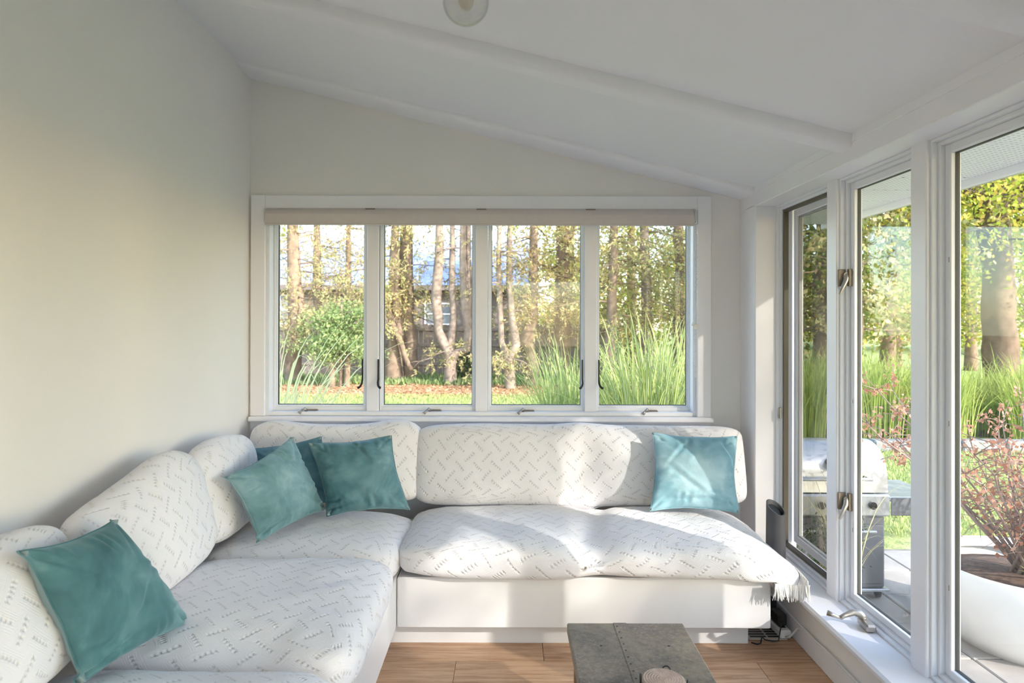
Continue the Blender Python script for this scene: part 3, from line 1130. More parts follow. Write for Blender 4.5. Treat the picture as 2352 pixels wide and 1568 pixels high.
fo = link('fringe', mesh_np('fringe', V, Q), FRINGE, sc_long)
tag(fo, kind='stuff')


def d_soft(seed, crown=.0, amp=.012, valley=None):
    def f(p):
        q = p.copy()
        q.z += amp * fb(p, 2.3, seed) * (1 if p.z > 0 else .0) + .3 * amp * fb(p, 9, seed + 2)
        q.x += .6 * amp * fb(p, 2.7, seed + 4)
        q.y += .6 * amp * fb(p, 2.7, seed + 8)
        if valley:
            for (vx, vy, s_, dep) in valley:
                if p.z > 0:
                    q.z -= dep * g(math.hypot(p.x - vx, p.y - vy), s_)
        q.z = max(q.z, -.0865)
        return q
    return f


place('seat_cushion', cushion_mesh('seat_cushion', .42, .36, .088, 8, 2.8, .02, d_soft(21, amp=.010, valley=[(.36, .30, .2, .02)]), (.4, .3)), KNIT,
      (-.892, 3.235, .407), Matrix.Identity(4), label='white knit covered seat cushion in the corner under three teal pillows', cat='cushion', group=SEAT_G)
place('seat_cushion', cushion_mesh('seat_cushion', .435, .43, .096, 7, 2.6, .018, d_soft(33, amp=.014, valley=[(.18, -.36, .16, .022), (-.1, .05, .2, .012)]), (.2, .1)), KNIT,
      (-.888, 2.425, .415), Matrix.Identity(4), label='white knit covered seat cushion beside the lone deep teal pillow', cat='cushion', group=SEAT_G)
place('seat_cushion', cushion_mesh('seat_cushion', .425, .44, .09, 7, 2.6, .022, d_soft(44), (.7, .9)), KNIT,
      (-.888, 1.54, .409), Matrix.Identity(4), label='white knit covered seat cushion at the near end of the side bench', cat='cushion', group=SEAT_G)


# back cushions: built lying, x = width, y = height, z = thickness, then stood up
def stand(loc, yaw, tilt):
    """cushion plane upright, its +z face turned to the room, tilt leans the top back"""
    return Matrix.Rotation(yaw, 4, 'Z') @ Matrix.Rotation(math.radians(90) - tilt, 4, 'X')


def d_back(seed, amp=.012, tops=(), vall=(), vdep=.05):
    def f(p):
        q = p.copy()
        q.z += amp * fb(p, 2.4, seed) + .25 * amp * fb(p, 9, seed + 5)
        if p.y > 0:
            for (tx, s_, h_) in tops:
                q.y += h_ * g(p.x - tx, s_) * (p.y / .2)
        for (vx, s_) in vall:
            low = max(0, min(1, .6 - p.y / .3))
            q.z -= vdep * g(p.x - vx, s_ * (.4 + .6 * low)) * (1 if p.z > 0 else 0) * low
            if p.y < -.05:
                q.y -= .03 * g(p.x - vx, .06)
        return q
    return f


TILT = math.radians(14)
place('back_cushion', cushion_mesh('back_cushion', .89, .215, .10, 10, 2.4, .018, d_back(61, .016, tops=[(.0, .12, .012), (.55, .2, -.004), (-.55, .3, .006)], vall=[(.02, .13)], vdep=.075), (.11, .05), False), KNIT,
      (.395, 3.697, .671), stand(None, 0, TILT), label='long white knit covered back cushion with a sunlit hollow, against the window wall', cat='cushion', group=BACK_G)
place('back_cushion', cushion_mesh('back_cushion', .475, .205, .095, 8, 2.4, .02, d_back(72, .018, tops=[(.34, .14, .03), (-.33, .12, .022)]), (.5, .2), False), KNIT,
      (-.932, 3.707, .679), stand(None, 0, TILT), label='white knit covered back cushion behind three teal pillows in the corner', cat='cushion', group=BACK_G)
YAWL = math.radians(90)
place('back_cushion', cushion_mesh('back_cushion', .32, .205, .095, 5, 2.4, .02, d_back(83, .020, tops=[(-.05, .2, .03)]), (.3, .6), False), KNIT,
      (-1.287, 3.145, .688), stand(None, YAWL, TILT), label='narrow white knit covered back cushion on the plain wall next to the corner pillows', cat='cushion', group=BACK_G)
place('back_cushion', cushion_mesh('back_cushion', .41, .215, .105, 5, 2.4, .018, d_back(94, .020, tops=[(.2, .22, .035), (-.35, .25, -.03)]), (.9, .2), False), KNIT,
      (-1.265, 2.42, .698), stand(None, YAWL, TILT), label='plump white knit covered back cushion on the plain wall behind the deep teal pillow', cat='cushion', group=BACK_G)
place('back_cushion', cushion_mesh('back_cushion', .41, .205, .10, 5, 2.4, .022, d_back(105, .012), (.6, .8), False), KNIT,
      (-1.27, 1.585, .690), stand(None, YAWL, TILT), label='white knit covered back cushion at the near end of the side bench', cat='cushion', group=BACK_G)


# ------------------------------------------------------------------ velvet pillows
def pillow(c4, T, mat, seed, label, N=64, crease=()):
    """c4: bottom-left, bottom-right, top-right, top-left seen from the front"""
    bl_, br, tr, tl = [Vector(c) for c in c4]
    cen = (bl_ + br + tr + tl) / 4
    base = Vector((cen.x, cen.y, min(c.z for c in (bl_, br))))
    nrm = ((br - bl_) + (tr - tl)).cross((tl - bl_) + (tr - br)).normalized()

    def pos(u, v, side):
        # edges bow inwards between the corner ears
        k = .095 + .02 * noise.noise(Vector((u * 2.3 + seed, v * 2.3, seed)))
        uu = u * (1 - k * (1 - v * v) * (abs(u) ** 1.5)) if True else u
        vv = v * (1 - k * (1 - u * u) * (abs(v) ** 1.5))
        a, b_ = (uu + 1) / 2, (vv + 1) / 2
        p = bl_ * (1 - a) * (1 - b_) + br * a * (1 - b_) + tr * a * b_ + tl * (1 - a) * b_
        e = max(0.0, (1 - abs(u) ** 2.2) * (1 - abs(v) ** 2.2))
        th = T * e ** .52
        w = Vector((u * 1.7 + seed, v * 1.7 - seed, side * 3.0))
        th += (.012 * noise.noise(w) + .005 * noise.noise(w * 2.7)) * e ** .4
        # gathers running in from the seams
        edge = max(abs(u), abs(v))
        tpar = u if abs(v) > abs(u) else v
        gat = math.sin(tpar * 21 + 6 * noise.noise(Vector((tpar * 3, seed, side)))) * max(0, edge - .55) * (1 - edge) * 4
        th += .055 * gat * (noise.noise(Vector((tpar * 2.2 + seed, edge, side))) + .35)
        # soft folds pointing at the corners
        dg = (abs(u) - abs(v))
        th -= .022 * g(dg, .08) * max(0, min(abs(u), abs(v)) - .35) * (1 if (math.copysign(1, u) + 2 * math.copysign(1, v) + seed) % 2 < 1 else .5)
        for (cu, cv, ang, ln, dep) in crease:
            du, dv = u - cu, v - cv
            al = du * math.cos(ang) + dv * math.sin(ang)
            ac = -du * math.sin(ang) + dv * math.cos(ang)
            if side > 0:
                th -= dep * g(al, ln) * g(ac, .045) - .6 * dep * g(al, ln) * g(ac - .09, .06)
        return p + nrm * (th * side)
    V, Q = [], []
    idx = {}
    for side in (1, -1):
        for i in range(N + 1):
            for j in range(N + 1):
                if side == -1 and (i in (0, N) or j in (0, N)):
                    idx[(side, i, j)] = idx[(1, i, j)]
                    continue
                u, v = 2 * i / N - 1, 2 * j / N - 1
                u = math.copysign(1 - (1 - abs(u)) ** 1.25, u)
                v = math.copysign(1 - (1 - abs(v)) ** 1.25, v)
                idx[(side, i, j)] = len(V)
                V.append(pos(u, v, side) - base)
    for side in (1, -1):
        for i in range(N):
            for j in range(N):
                q = [idx[(side, i, j)], idx[(side, i + 1, j)], idx[(side, i + 1, j + 1)], idx[(side, i, j + 1)]]
                Q.append(q if side == 1 else q[::-1])
    me = mesh_np('throw_pillow', [tuple(p) for p in V], Q)
    me.materials.append(mat)
    me.materials.append(VELBACK)
    me.polygons.foreach_set('material_index', [0] * (N * N) + [1] * (N * N))
    o = link('throw_pillow', me, None, None, True, base)
    tag(o, label=label, cat='pillow', group='teal velvet throw pillows')
    rim = [Vector(V[idx[(1, i, 0)]]) for i in range(N)] + [Vector(V[idx[(1, N, j)]]) for j in range(N)] + \
          [Vector(V[idx[(1, i, N)]]) for i in range(N, 0, -1)] + [Vector(V[idx[(1, 0, j)]]) for j in range(N, -1, -1)]
    MB().tube(rim, .0028, 5, False).build('seam', mat, o, smooth=True)
    return o


pillow([at(190, 1566, 1.79), at(443, 1425, 2.20), at(266, 1188, 2.02), at(54, 1261, 1.66)], .085, VEL[0], 1.3,
       'deep teal velvet pillow leaning alone on the side bench', crease=((.1, -.2, .6, .5, .006), (-.75, -.85, .3, .4, .02)))
pillow([at(597, 1240, 2.90), at(750, 1165, 3.33), at(673, 998, 3.30), at(522, 1090, 2.84)], .075, VEL[1], 5.2,
       'sage teal velvet pillow standing in front of the other two in the corner', crease=((-.6, -.75, .25, .45, .02), (.3, .8, -1.2, .3, .012)))
pillow([at(612, 1165, 3.40), at(790, 1150, 3.40), at(738, 998, 3.46), at(560, 1027, 3.42)], .05, VEL[2], 8.7,
       'blue teal velvet pillow tucked behind the two other corner pillows', crease=((-.5, .6, -.8, .4, .01),))
pillow([at(752, 1180, 3.27), at(943, 1164, 3.33), at(900, 994, 3.46), at(708, 1012, 3.38)], .08, VEL[3], 3.1,
       'dark teal velvet pillow leaning on the corner back cushion towards the long seat', crease=((.15, .7, -1.1, .35, .014), (-.75, -.85, .1, .35, .02)))
pillow([at(1494, 1166, 3.37), at(1699, 1170, 3.37), at(1694, 994, 3.54), at(1499, 986, 3.54)], .07, VEL[4], 6.4,
       'pale teal velvet pillow at the window end of the long seat', crease=((-.2, -.3, -.7, .5, .012), (-.4, .5, .9, .4, .010), (0, -.75, .05, .6, .012)))

# ------------------------------------------------------------------ low table, coasters, pendant
TZ = .42
to = Vector((.41, 1.75, 0))
tb = empty('low_table', to, label='low narrow table with a riveted grey zinc top', cat='table')
TX0, TX1, TY0, TY1 = .206, .602, 1.15, 2.335
B('table_top', ZINC, tb, TX0 - to.x, TX1 - to.x, TY0 - to.y, TY1 - to.y, TZ - .035, TZ, .004)
SX = .385
sm_ = B('seam_strip', ZINC, tb, SX - .022 - to.x, SX + .022 - to.x, TY0 - to.y + .002, TY1 - to.y - .002, TZ + .0002, TZ + .0016, .0006)
yy = TY1 - .03
while yy > TY0:
    MB().lathe((SX - .012 - to.x, yy - to.y, TZ + .0016), [(.0032, 0), (.0026, .0012), (0, .0016)], 8).build('rivet', PLASTICK, sm_)
    yy -= .042
for (rx, ry) in ((.30, 2.17), (.515, 2.17), (.305, 1.92), (.52, 1.92), (.305, 1.66), (.52, 1.66)):
    MB().lathe((rx - to.x, ry - to.y, TZ), [(.0045, 0), (.0035, .0012), (0, .0016)], 8).build('rivet', PLASTICK, tb)
B('apron', TABLEWOOD, tb, TX0 + .02 - to.x, TX1 - .02 - to.x, TY0 + .02 - to.y, TY1 - .02 - to.y, TZ - .10, TZ - .035, .003)
for lx in (TX0 + .045, TX1 - .045):
    for ly in (TY0 + .05, TY1 - .05):
        B('leg', TABLEWOOD, tb, lx - .024 - to.x, lx + .024 - to.x, ly - .024 - to.y, ly + .024 - to.y, 0, TZ - .10, .003)

CX, CY, CR = .424, 1.845, .056
NCO = 6
for k in range(NCO):
    z0 = TZ + .006 + k * .0102
    top = k == NCO - 1
    c = empty('coaster', (CX, CY, z0), label=['bottom rope coaster of the stack in the wire holder', 'rope coaster second from the bottom of the stack', 'rope coaster third from the bottom of the stack', 'rope coaster third from the top of the stack', 'brown edged rope coaster second from the top of the stack', 'pale braided rope coaster on top of the stack'][k], cat='coaster', group='rope coasters in the wire holder')
    m = MB()
    m.lathe((0, 0, 0), [(CR - .004, 0), (CR, .003), (CR, .0075), (CR - .004, .0095)], 40)
    m.build('disc', COASTP if top else (COASTW if k % 2 == 1 else COASTB), c, angle=50)
    if k >= 4 or True:
        # braided coil: little slanted stitches along rings
        V, Q = [], []
        rings = [(CR - .0035 - q * .0072) for q in range(8)] if top else []
        for q, rr in enumerate(rings):
            if rr < .003:
                break
            ns_ = max(6, int(2 * math.pi * rr / .0062))
            for s_ in range(ns_):
                w = 2 * math.pi * s_ / ns_
                sl = .55
                for (dr, dw) in ((0, 0),):
                    tx, ty = -math.sin(w), math.cos(w)
                    nx, ny = math.cos(w), math.sin(w)
                    ln, wd = .0052, .0019
                    ax_, ay_ = tx * math.cos(sl) + nx * math.sin(sl), ty * math.cos(sl) + ny * math.sin(sl)
                    bx_, by_ = -ay_, ax_
                    b0 = len(V)
                    px_, py_ = nx * rr, ny * rr
                    zt = .0088
                    for (la, lb, lz) in ((-ln, 0, 0), (0, -wd, .0), (ln, 0, 0), (0, wd, 0), (0, 0, .0026)):
                        V.append((px_ + ax_ * la * .8 + bx_ * lb, py_ + ay_ * la * .8 + by_ * lb, zt + lz))
                    Q += [(b0, b0 + 1, b0 + 4), (b0 + 1, b0 + 2, b0 + 4), (b0 + 2, b0 + 3, b0 + 4), (b0 + 3, b0, b0 + 4)]
        if V:
            tag(link('braid', mesh_np('braid', V, Q), COASTW, c), kind='stuff')
        V, Q = [], []
        ns_ = 46
        for s_ in range(ns_):
            w = 2 * math.pi * s_ / ns_
            b0 = len(V)
            for (dw, dz, dr) in ((-.05, .0005, 0), (.02, .0005, 0), (.075, .009, 0), (.005, .009, 0), (.012, .0048, .0024)):
                V.append(((CR + .0002 + dr) * math.cos(w + dw), (CR + .0002 + dr) * math.sin(w + dw), dz))
            Q += [(b0, b0 + 1, b0 + 4), (b0 + 1, b0 + 2, b0 + 4), (b0 + 2, b0 + 3, b0 + 4), (b0 + 3, b0, b0 + 4)]
        tag(link('edge_braid', mesh_np('edge_braid', V, Q), COASTP if k % 2 == 0 else COASTW, c), kind='stuff')
ho = Vector((CX, CY, TZ))
wh = empty('coaster_holder', ho, label='black wire holder around the rope coasters', cat='holder')
m = MB()
m.tube([((CR + .0065) * math.cos(a * math.pi / 20), (CR + .0065) * math.sin(a * math.pi / 20), .0025) for a in range(41)], .0022, 6, False)
m.tube([(-CR - .006, 0, .0025), (CR + .006, 0, .0025)], .002, 6)
m.tube([(0, -CR - .006, .0025), (0, CR + .006, .0025)], .002, 6)
m.build('base_ring', WIRE, wh, smooth=True)
for a in (-100, -15, 70, 165):
    w = math.radians(a)
    rr = CR + .0065
    prof2 = [(-.20, .0025), (-.20, .03), (-.20, .055)] + [(-.20 * math.cos(q * math.pi / 8), .055 + .016 * math.sin(q * math.pi / 8)) for q in range(1, 8)] + [(.20, .055), (.20, .03), (.20, .0025)]
    pts = [(rr * math.cos(w + dw), rr * math.sin(w + dw), zz) for dw, zz in prof2]
    MB().tube(pts, .002, 6).build('loop', WIRE, wh, smooth=True)

# globe lamp on the ceiling
gc = at(1068, -2, 2.12)
pl_ = empty('globe_lamp', (gc.x, gc.y, zc(gc.x) - .005), label='clear glass globe lamp fixed under the ceiling', cat='lamp')
off = Vector((gc.x, gc.y, zc(gc.x) - .005))
GRr = .072
m = MB(off=off)
prof = [(GRr * math.sin(math.pi * t / 28), GRr * -math.cos(math.pi * t / 28)) for t in range(0, 25)]
m.lathe(gc, prof, 40, 'Z', True)
gl_ = m.build('globe', GLOBE, pl_, smooth=True)
m = MB(off=off)
m.lathe(gc, [(r_ * .955, z_ * .955) for r_, z_ in prof[:-1]], 40, 'Z', True)
m.build('inner_wall', GLOBE, gl_, smooth=True)
m = MB(off=off)
topz = off.z - gc.z
m.lathe(gc, [(.034, GRr * .88), (.036, GRr * .95), (.055, max(topz - .012, GRr * .97)), (.058, topz + .012)], 32)
m.build('canopy', BRONZE, pl_, angle=40)
m = MB(off=off)
m.lathe(gc, [(0, -.028), (.014, -.024), (.024, -.008), (.025, .008), (.016, .030), (.013, .040), (.013, .066)], 20)
m.build('bulb', plain('bulb_frosted', (0.72, 0.66, 0.60, 1), 0.3), pl_, smooth=True)

# ------------------------------------------------------------------ small things by the corner
# speaker on the sill
so = Vector((1.365, 3.47, .235))
sp_ = empty('speaker', so, label='black slant-topped tower speaker on the sill behind the seat end', cat='speaker')
V, Fc = [], []
n = 28
rx = .046
for k in range(n):
    w = 2 * math.pi * k / n
    V.append((rx * math.cos(w) * 1.05, rx * math.sin(w) * 1.05, 0))
for k in range(n):
    w = 2 * math.pi * k / n
    V.append((rx * math.cos(w), rx * math.sin(w), .272 - .016 * math.cos(w) + .026 * math.sin(w)))
for k in range(n):
    w = 2 * math.pi * k / n
    V.append((rx * .86 * math.cos(w), rx * .86 * math.sin(w), .272 - .016 * math.cos(w) + .026 * math.sin(w)))
for k in range(n):
    w = 2 * math.pi * k / n
    V.append((rx * .80 * math.cos(w), rx * .80 * math.sin(w), .250 - .016 * math.cos(w) + .026 * math.sin(w)))
for ring in range(3):
    for k in range(n):
        k2 = (k + 1) % n
        Fc.append((ring * n + k, ring * n + k2, (ring + 1) * n + k2, (ring + 1) * n + k))
Fc.append(tuple(reversed(range(n))))
MB().add(V, Fc).build('body', SPEAKER, sp_, angle=40)
MB().add([V[i] for i in range(3 * n, 4 * n)], [tuple(range(n))]).build('grille', PLASTICK, sp_)

# floor register
ro = Vector((1.195, 3.17, 0))
rg = empty('floor_register', ro, label='pale slotted floor vent beside the end of the bench', cat='vent')
B('plate', plain('register_steel', (0.62, 0.58, 0.52, 1), .4, metal=.2), rg, -.09, .085, -.055, .12, .0, .004, .001)
for k in range(6):
    for q in range(2):
        MB().box(-.078 + q * .082, -.006 + q * .082, -.038 + k * .025, -.024 + k * .025, .0041, .0055, 0).build('slot', PLASTICK, rg)

# power strip with two adapters
po = Vector((1.262, 3.30, .0))
pz = Matrix.Rotation(math.radians(-4), 4, 'Z')
ps = empty('power_strip', po + Vector((0, 0, .004)), math.radians(3), label='white power strip lying against the right baseboard', cat='power strip')
B('housing', PLASTICW, ps, -.026, .026, -.19, .19, .002, .040, .006)
for k in range(5):
    MB().box(-.014, .014, -.16 + k * .06, -.125 + k * .06, .040, .0408, 0).build('socket', PLASTICK, ps)
B('switch', REDLED, ps, -.012, .012, .150, .172, .040, .046, .002)
for k, (yy, hh, ww) in enumerate(((.0, .075, .024), (-.12, .06, .022))):
    ad = empty('power_adapter', (po.x + .004, po.y + yy, .0455), math.radians(3),
               label=('larger black power adapter plugged in nearer the bench' if k == 0 else 'smaller black power adapter plugged into the end of the white strip'), cat='adapter', group='black adapters on the power strip')
    B('body', PLASTICK, ad, -ww, ww, -.038, .038, .004, hh, .006)
    B('prongs', NICKEL, ad, -.006, .006, -.004, .004, -.001, .004, 0)
m = MB()
m.tube([(1.262, 3.135, .07), (1.25, 3.10, .09), (1.235, 3.085, .06), (1.225, 3.08, .012), (1.20, 3.085, .008), (1.17, 3.10, .008), (1.15, 3.08, .03), (1.135, 3.055, .012), (1.12, 3.06, .007), (1.10, 3.075, .007)], .003, 6)
cd_ = m.build('cord', WIRE, ad, smooth=True)
cd_.matrix_parent_inverse = (Matrix.Translation(ad.location) @ Matrix.Rotation(math.radians(3), 4, 'Z')).inverted()
m = MB()
m.tube([(1.266, 3.10, .02), (1.276, 3.07, .04), (1.30, 3.05, .085), (1.306, 2.98, .104), (1.306, 2.9, .1), (1.308, 2.8, .105), (1.308, 2.5, .103), (1.308, 2.0, .102), (1.308, 1.2, .102)], .0045, 8)
tag(m.build('cable', CABLEW, smooth=True), label='white cable running along the top of the right baseboard', cat='cable')

# ------------------------------------------------------------------ outdoors
GZD = -0.30            # garden level
gr_ = empty('ground', (0, 0, GZD), kind='structure')
gme = mesh_np('lawn', [(-60, -40, -.03), (70, -40, -.03), (70, 90, -.03), (-60, 90, -.03)], [(0, 1, 2, 3)])
link('lawn', gme, LAWN, gr_)
tag(gr_, kind='structure')
pt = empty('patio', (3.4, 3.2, GZD), kind='structure')
B('bed', GROUT, pt, -1.83, 2.0, -5.2, 2.1, -.08, -.012, 0)
pv = None
for i in range(9):
    for j in range(17):
        x0, y0 = 1.59 + i * .42, -1.9 + j * .42
        o = None
        if pv is None:
            pv = MB().box(0, .412, 0, .412, -.03, .0, .006).mesh('paver')
        o = link('paver', pv, PAVER, pt, loc=(x0 - 3.4, y0 - 3.2, R.uniform(-.003, .002)))
# house foundation under the room
m = MB()
m.box(XL - .1, 1.585, YF - .1, YB + .12, GZD - .1, -.09)
tag(m.build('trim_7', plain('foundation', (0.5, 0.5, 0.48, 1), .9)), kind='structure')


def frac(n_):
    return NPR.random(n_)


def leaf_mesh(name, P, D, S, L, W):
    """P base points, D directions, S side vectors, L lengths, W widths (all n)"""
    n_ = len(P)
    V = np.empty((n_, 4, 3))
    L = L[:, None]
    W = W[:, None]
    V[:, 0] = P
    V[:, 1] = P + D * L * .45 + S * W * .5
    V[:, 2] = P + D * L
    V[:, 3] = P + D * L * .45 - S * W * .5
    Q = np.arange(n_ * 4).reshape(n_, 4)
    return mesh_np(name, V.reshape(-1, 3), Q)


def unit(a):
    return a / np.maximum(np.linalg.norm(a, axis=1, keepdims=True), 1e-9)


def rand_dirs(n_):
    return unit(NPR.normal(size=(n_, 3)))


def make_tree(name, label, cat, group, base, stems, limbs, foliage, bark, leafm, seed, hemlock=False, limb_r=.025):
    """stems: list of (points, radii) relative to base; limbs: (n, z0, z1, length, droop); foliage: (count, L, W, spread)"""
    rr = random.Random(seed)
    t = empty(name, base, label=label, cat=cat, group=group)
    m = MB()
    for pts, rad in stems:
        # a little waviness on the way up
        P2, R2 = [], []
        for i in range(len(pts) - 1):
            for k in range(4):
                f = k / 4
                p = Vector(pts[i]).lerp(Vector(pts[i + 1]), f)
                w = rad[i] + (rad[i + 1] - rad[i]) * f
                a_ = .35 * w + .02
                P2.append(p + Vector((noise.noise(p * 1.3 + Vector((seed, 0, 0))), noise.noise(p * 1.3 + Vector((0, seed, 5))), 0)) * a_ * (1 if (i or k) else 0))
                R2.append(w * (1 + .12 * noise.noise(p * 3 + Vector((seed, 0, 0)))))
        P2.append(Vector(pts[-1]))
        R2.append(rad[-1])
        m.tube(P2, R2, 10)
    m.build('trunk', bark, t, smooth=True)
    n_l, z0, z1, ln, droop = limbs
    mb = MB()
    anchors, adirs = [], []
    for k in range(n_l):
        pts, rad = stems[rr.randrange(len(stems))]
        zt = z0 + (z1 - z0) * (k + rr.random()) / n_l
        p = None
        for i in range(len(pts) - 1):
            a, b_ = Vector(pts[i]), Vector(pts[i + 1])
            if min(a.z, b_.z) <= zt <= max(a.z, b_.z) and abs(b_.z - a.z) > 1e-6:
                p = a.lerp(b_, (zt - a.z) / (b_.z - a.z))
                break
        if p is None:
            p = Vector(pts[-1])
            p.z = min(p.z, zt)
        az = rr.uniform(0, 2 * math.pi)
        L_ = ln * rr.uniform(.55, 1.1)
        up = rr.uniform(.0, .35) if not hemlock else rr.uniform(-.15, .2)
        d = Vector((math.cos(az), math.sin(az), up))
        q = []
        for s_ in range(6):
            f = s_ / 5
            pp = p + d * L_ * f + Vector((0, 0, -droop * L_ * f * f)) + Vector((rr.gauss(0, .04), rr.gauss(0, .04), rr.gauss(0, .03))) * f * L_
            q.append(pp)
        r0 = limb_r * rr.uniform(.6, 1.3)
        mb.tube(q, [r0 * (1 - .8 * i / 5) for i in range(6)], 5)
        for s_ in range(1, 6):
            for e in range(3):
                f = rr.random()
                a = q[s_ - 1].lerp(q[s_], f)
                anchors.append(a)
                adirs.append((q[s_] - q[s_ - 1]).normalized())
        # side twigs
        for e in range(3):
            a = q[rr.randint(2, 5)]
            dd = Vector((rr.gauss(0, 1), rr.gauss(0, 1), rr.gauss(-.1, .4))).normalized() * L_ * rr.uniform(.2, .4)
            mb.tube([a, a + dd * .5, a + dd + Vector((0, 0, -.1 * droop))], [r0 * .4, r0 * .3, r0 * .12], 4)
            for s_ in range(4):
                anchors.append(a + dd * rr.random())
                adirs.append(dd.normalized())
    tag(mb.build('branches', bark, t, smooth=True), kind='stuff')
    cnt, LL, WW, spread = foliage
    A = np.array([tuple(a) for a in anchors])
    AD = np.array([tuple(a) for a in adirs])
    # twig clusters around the anchors
    ncl = max(1, cnt // 14)
    ci = NPR.integers(0, len(A), ncl)
    C = A[ci] + NPR.normal(size=(ncl, 3)) * np.array([spread, spread, spread * .6])
    li = np.repeat(np.arange(ncl), 14)
    n_ = len(li)
    if hemlock:
        axis = unit(AD[ci] * .7 + NPR.normal(size=(ncl, 3)) * .6 + np.array([0, 0, -.35]))
        s_ = NPR.random(n_)[:, None]
        P = C[li] + axis[li] * (s_ - .2) * spread * 1.5 + NPR.normal(size=(n_, 3)) * spread * .10
        D = unit(axis[li] * .8 + NPR.normal(size=(n_, 3)) * .55)
    else:
        P = C[li] + NPR.normal(size=(n_, 3)) * spread * .42
        D = rand_dirs(n_)
        D[:, 2] -= .25
        D = unit(D)
    S = unit(np.cross(D, rand_dirs(n_)))
    o = link('foliage', leaf_mesh('foliage', P, D, S, LL * (.6 + .8 * frac(n_)), WW * (.6 + .8 * frac(n_))), leafm, t)
    tag(o, kind='stuff')
    return t


def gp_(px, D):
    """a point of the garden at depth D seen in column px"""
    return Vector(((px - 1165.5) * D / F, D, GZD - .03))


BT = 'trees behind the back lawn'


def st(pts, rad):
    return (pts, rad)


def straight(h, lean=(0, 0), r=.16):
    return [st([(0, 0, -.1), (lean[0] * .15, lean[1] * .15, h * .15), (lean[0] * .5, lean[1] * .5, h * .5), (lean[0], lean[1], h)], [r * 1.35, r, r * .75, r * .2])]


# trees seen through the back window
make_tree('hemlock_tree', 'leaning hemlock with a burl low on its trunk near the far house window', 'tree', BT, gp_(676, 19.5),
          [st([(0, 0, -.1), (.0, 0, .5), (-.12, 0, 1.0), (.10, 0, 1.7), (0, 0, 3), (-.15, 0, 7.5)], [.30, .24, .33, .27, .20, .05])],
          (34, 1.5, 7.4, 1.9, .25), (7540, .10, .034, .30), BARK, HEMLOCK, 1, True)
make_tree('hemlock_tree', 'slim straight hemlock rising behind the round green shrub', 'tree', BT, gp_(731, 22.5), straight(8.5, (-.1, 0), .17),
          (28, 2.2, 8.0, 1.8, .3), (5600, .10, .034, .32), BARK, HEMGOLD, 2, True)
make_tree('hemlock_tree', 'hemlock with a pale bare limb slanting down across its trunk', 'tree', BT, gp_(906, 20.0),
          [st([(0, 0, -.1), (0, 0, .8), (.1, 0, 1.5), (.0, 0, 3), (.1, 0, 7.5)], [.30, .24, .20, .16, .04]),
           st([(.55, -.4, .35), (.3, -.4, 1.0), (-.1, -.35, 1.9), (-.2, -.2, 2.6)], [.07, .08, .08, .06])],
          (26, 1.9, 7.3, 1.6, .3), (6670, .10, .034, .28), BARK, HEMLOCK, 3, True)
make_tree('hemlock_tree', 'tall thick hemlock standing right beside the trunk with the bare limb', 'tree', BT, gp_(944, 20.3),
          [st([(0, 0, -.1), (0, 0, .7), (-.1, 0, 1.5), (-.15, 0, 3), (-.1, 0, 8.5)], [.26, .21, .24, .23, .05])],
          (24, 2.1, 8.2, 1.6, .3), (5510, .10, .034, .28), BARK, HEMGOLD, 4, True)
make_tree('forked_tree', 'pale-footed tree forking into three upright stems by the fence', 'tree', BT, gp_(1034, 19.0),
          [st([(0, 0, -.1), (0, 0, .5), (.02, 0, .95)], [.19, .16, .21]),
           st([(.0, 0, .85), (-.32, 0, 1.5), (-.36, 0, 2.4), (-.28, 0, 7.5)], [.15, .12, .15, .05]),
           st([(.02, 0, .9), (.06, .1, 1.6), (.05, .1, 3), (.05, .1, 7)], [.11, .10, .09, .04]),
           st([(.1, 0, .85), (.42, 0, .98), (.50, 0, 1.4), (.38, 0, 2.3), (.36, 0, 7.2)], [.11, .11, .12, .12, .04]),
           st([(.45, .1, 1.2), (.52, .1, 2.4), (.50, .1, 7)], [.07, .09, .04])],
          (22, 2.6, 7.0, 1.3, .3), (2900, .10, .034, .25), BARKLIGHT, HEMLOCK, 5, True)
make_tree('forked_tree', 'twisted two-stemmed tree standing before the open fence boards', 'tree', BT, gp_(1173, 18.0),
          [st([(0, 0, -.1), (0, 0, .35), (-.08, 0, .8)], [.17, .14, .17]),
           st([(-.08, 0, .75), (-.25, 0, 1.2), (-.3, 0, 2.1), (-.28, 0, 6.5)], [.10, .08, .08, .03]),
           st([(-.02, 0, .78), (.16, 0, 1.15), (.08, 0, 1.7), (-.05, .1, 2.6), (0, .1, 6.8)], [.12, .11, .09, .09, .03])],
          (22, 1.6, 6.5, 1.3, .3), (2755, .10, .034, .25), BARKLIGHT, HEMLOCK, 6, True)
make_tree('hemlock_tree', 'crooked reddish trunk beside the miscanthus and the fence end', 'tree', BT, gp_(1224, 18.6),
          [st([(0, 0, -.1), (0, 0, .6), (-.2, 0, 1.2), (.02, 0, 1.9), (0, 0, 7)], [.22, .19, .17, .16, .04])],
          (28, 1.7, 6.8, 1.7, .35), (6235, .10, .034, .28), BARK, HEMGOLD, 7, True)
make_tree('hemlock_tree', 'stout straight hemlock behind the miscanthus next to the clothes gap', 'tree', BT, gp_(1289, 19.8), straight(8.5, (.05, 0), .25),
          (34, 1.8, 8.0, 2.1, .3), (10875, .10, .034, .30), BARK, HEMGOLD, 8, True)
make_tree('hemlock_tree', 'feathery golden hemlock drooping over the miscanthus', 'tree', BT, gp_(1400, 17.5), straight(7.5, (.2, 0), .15),
          (40, 1.5, 7.2, 2.1, .4), (9860, .10, .034, .30), BARK, HEMLOCK, 9, True)
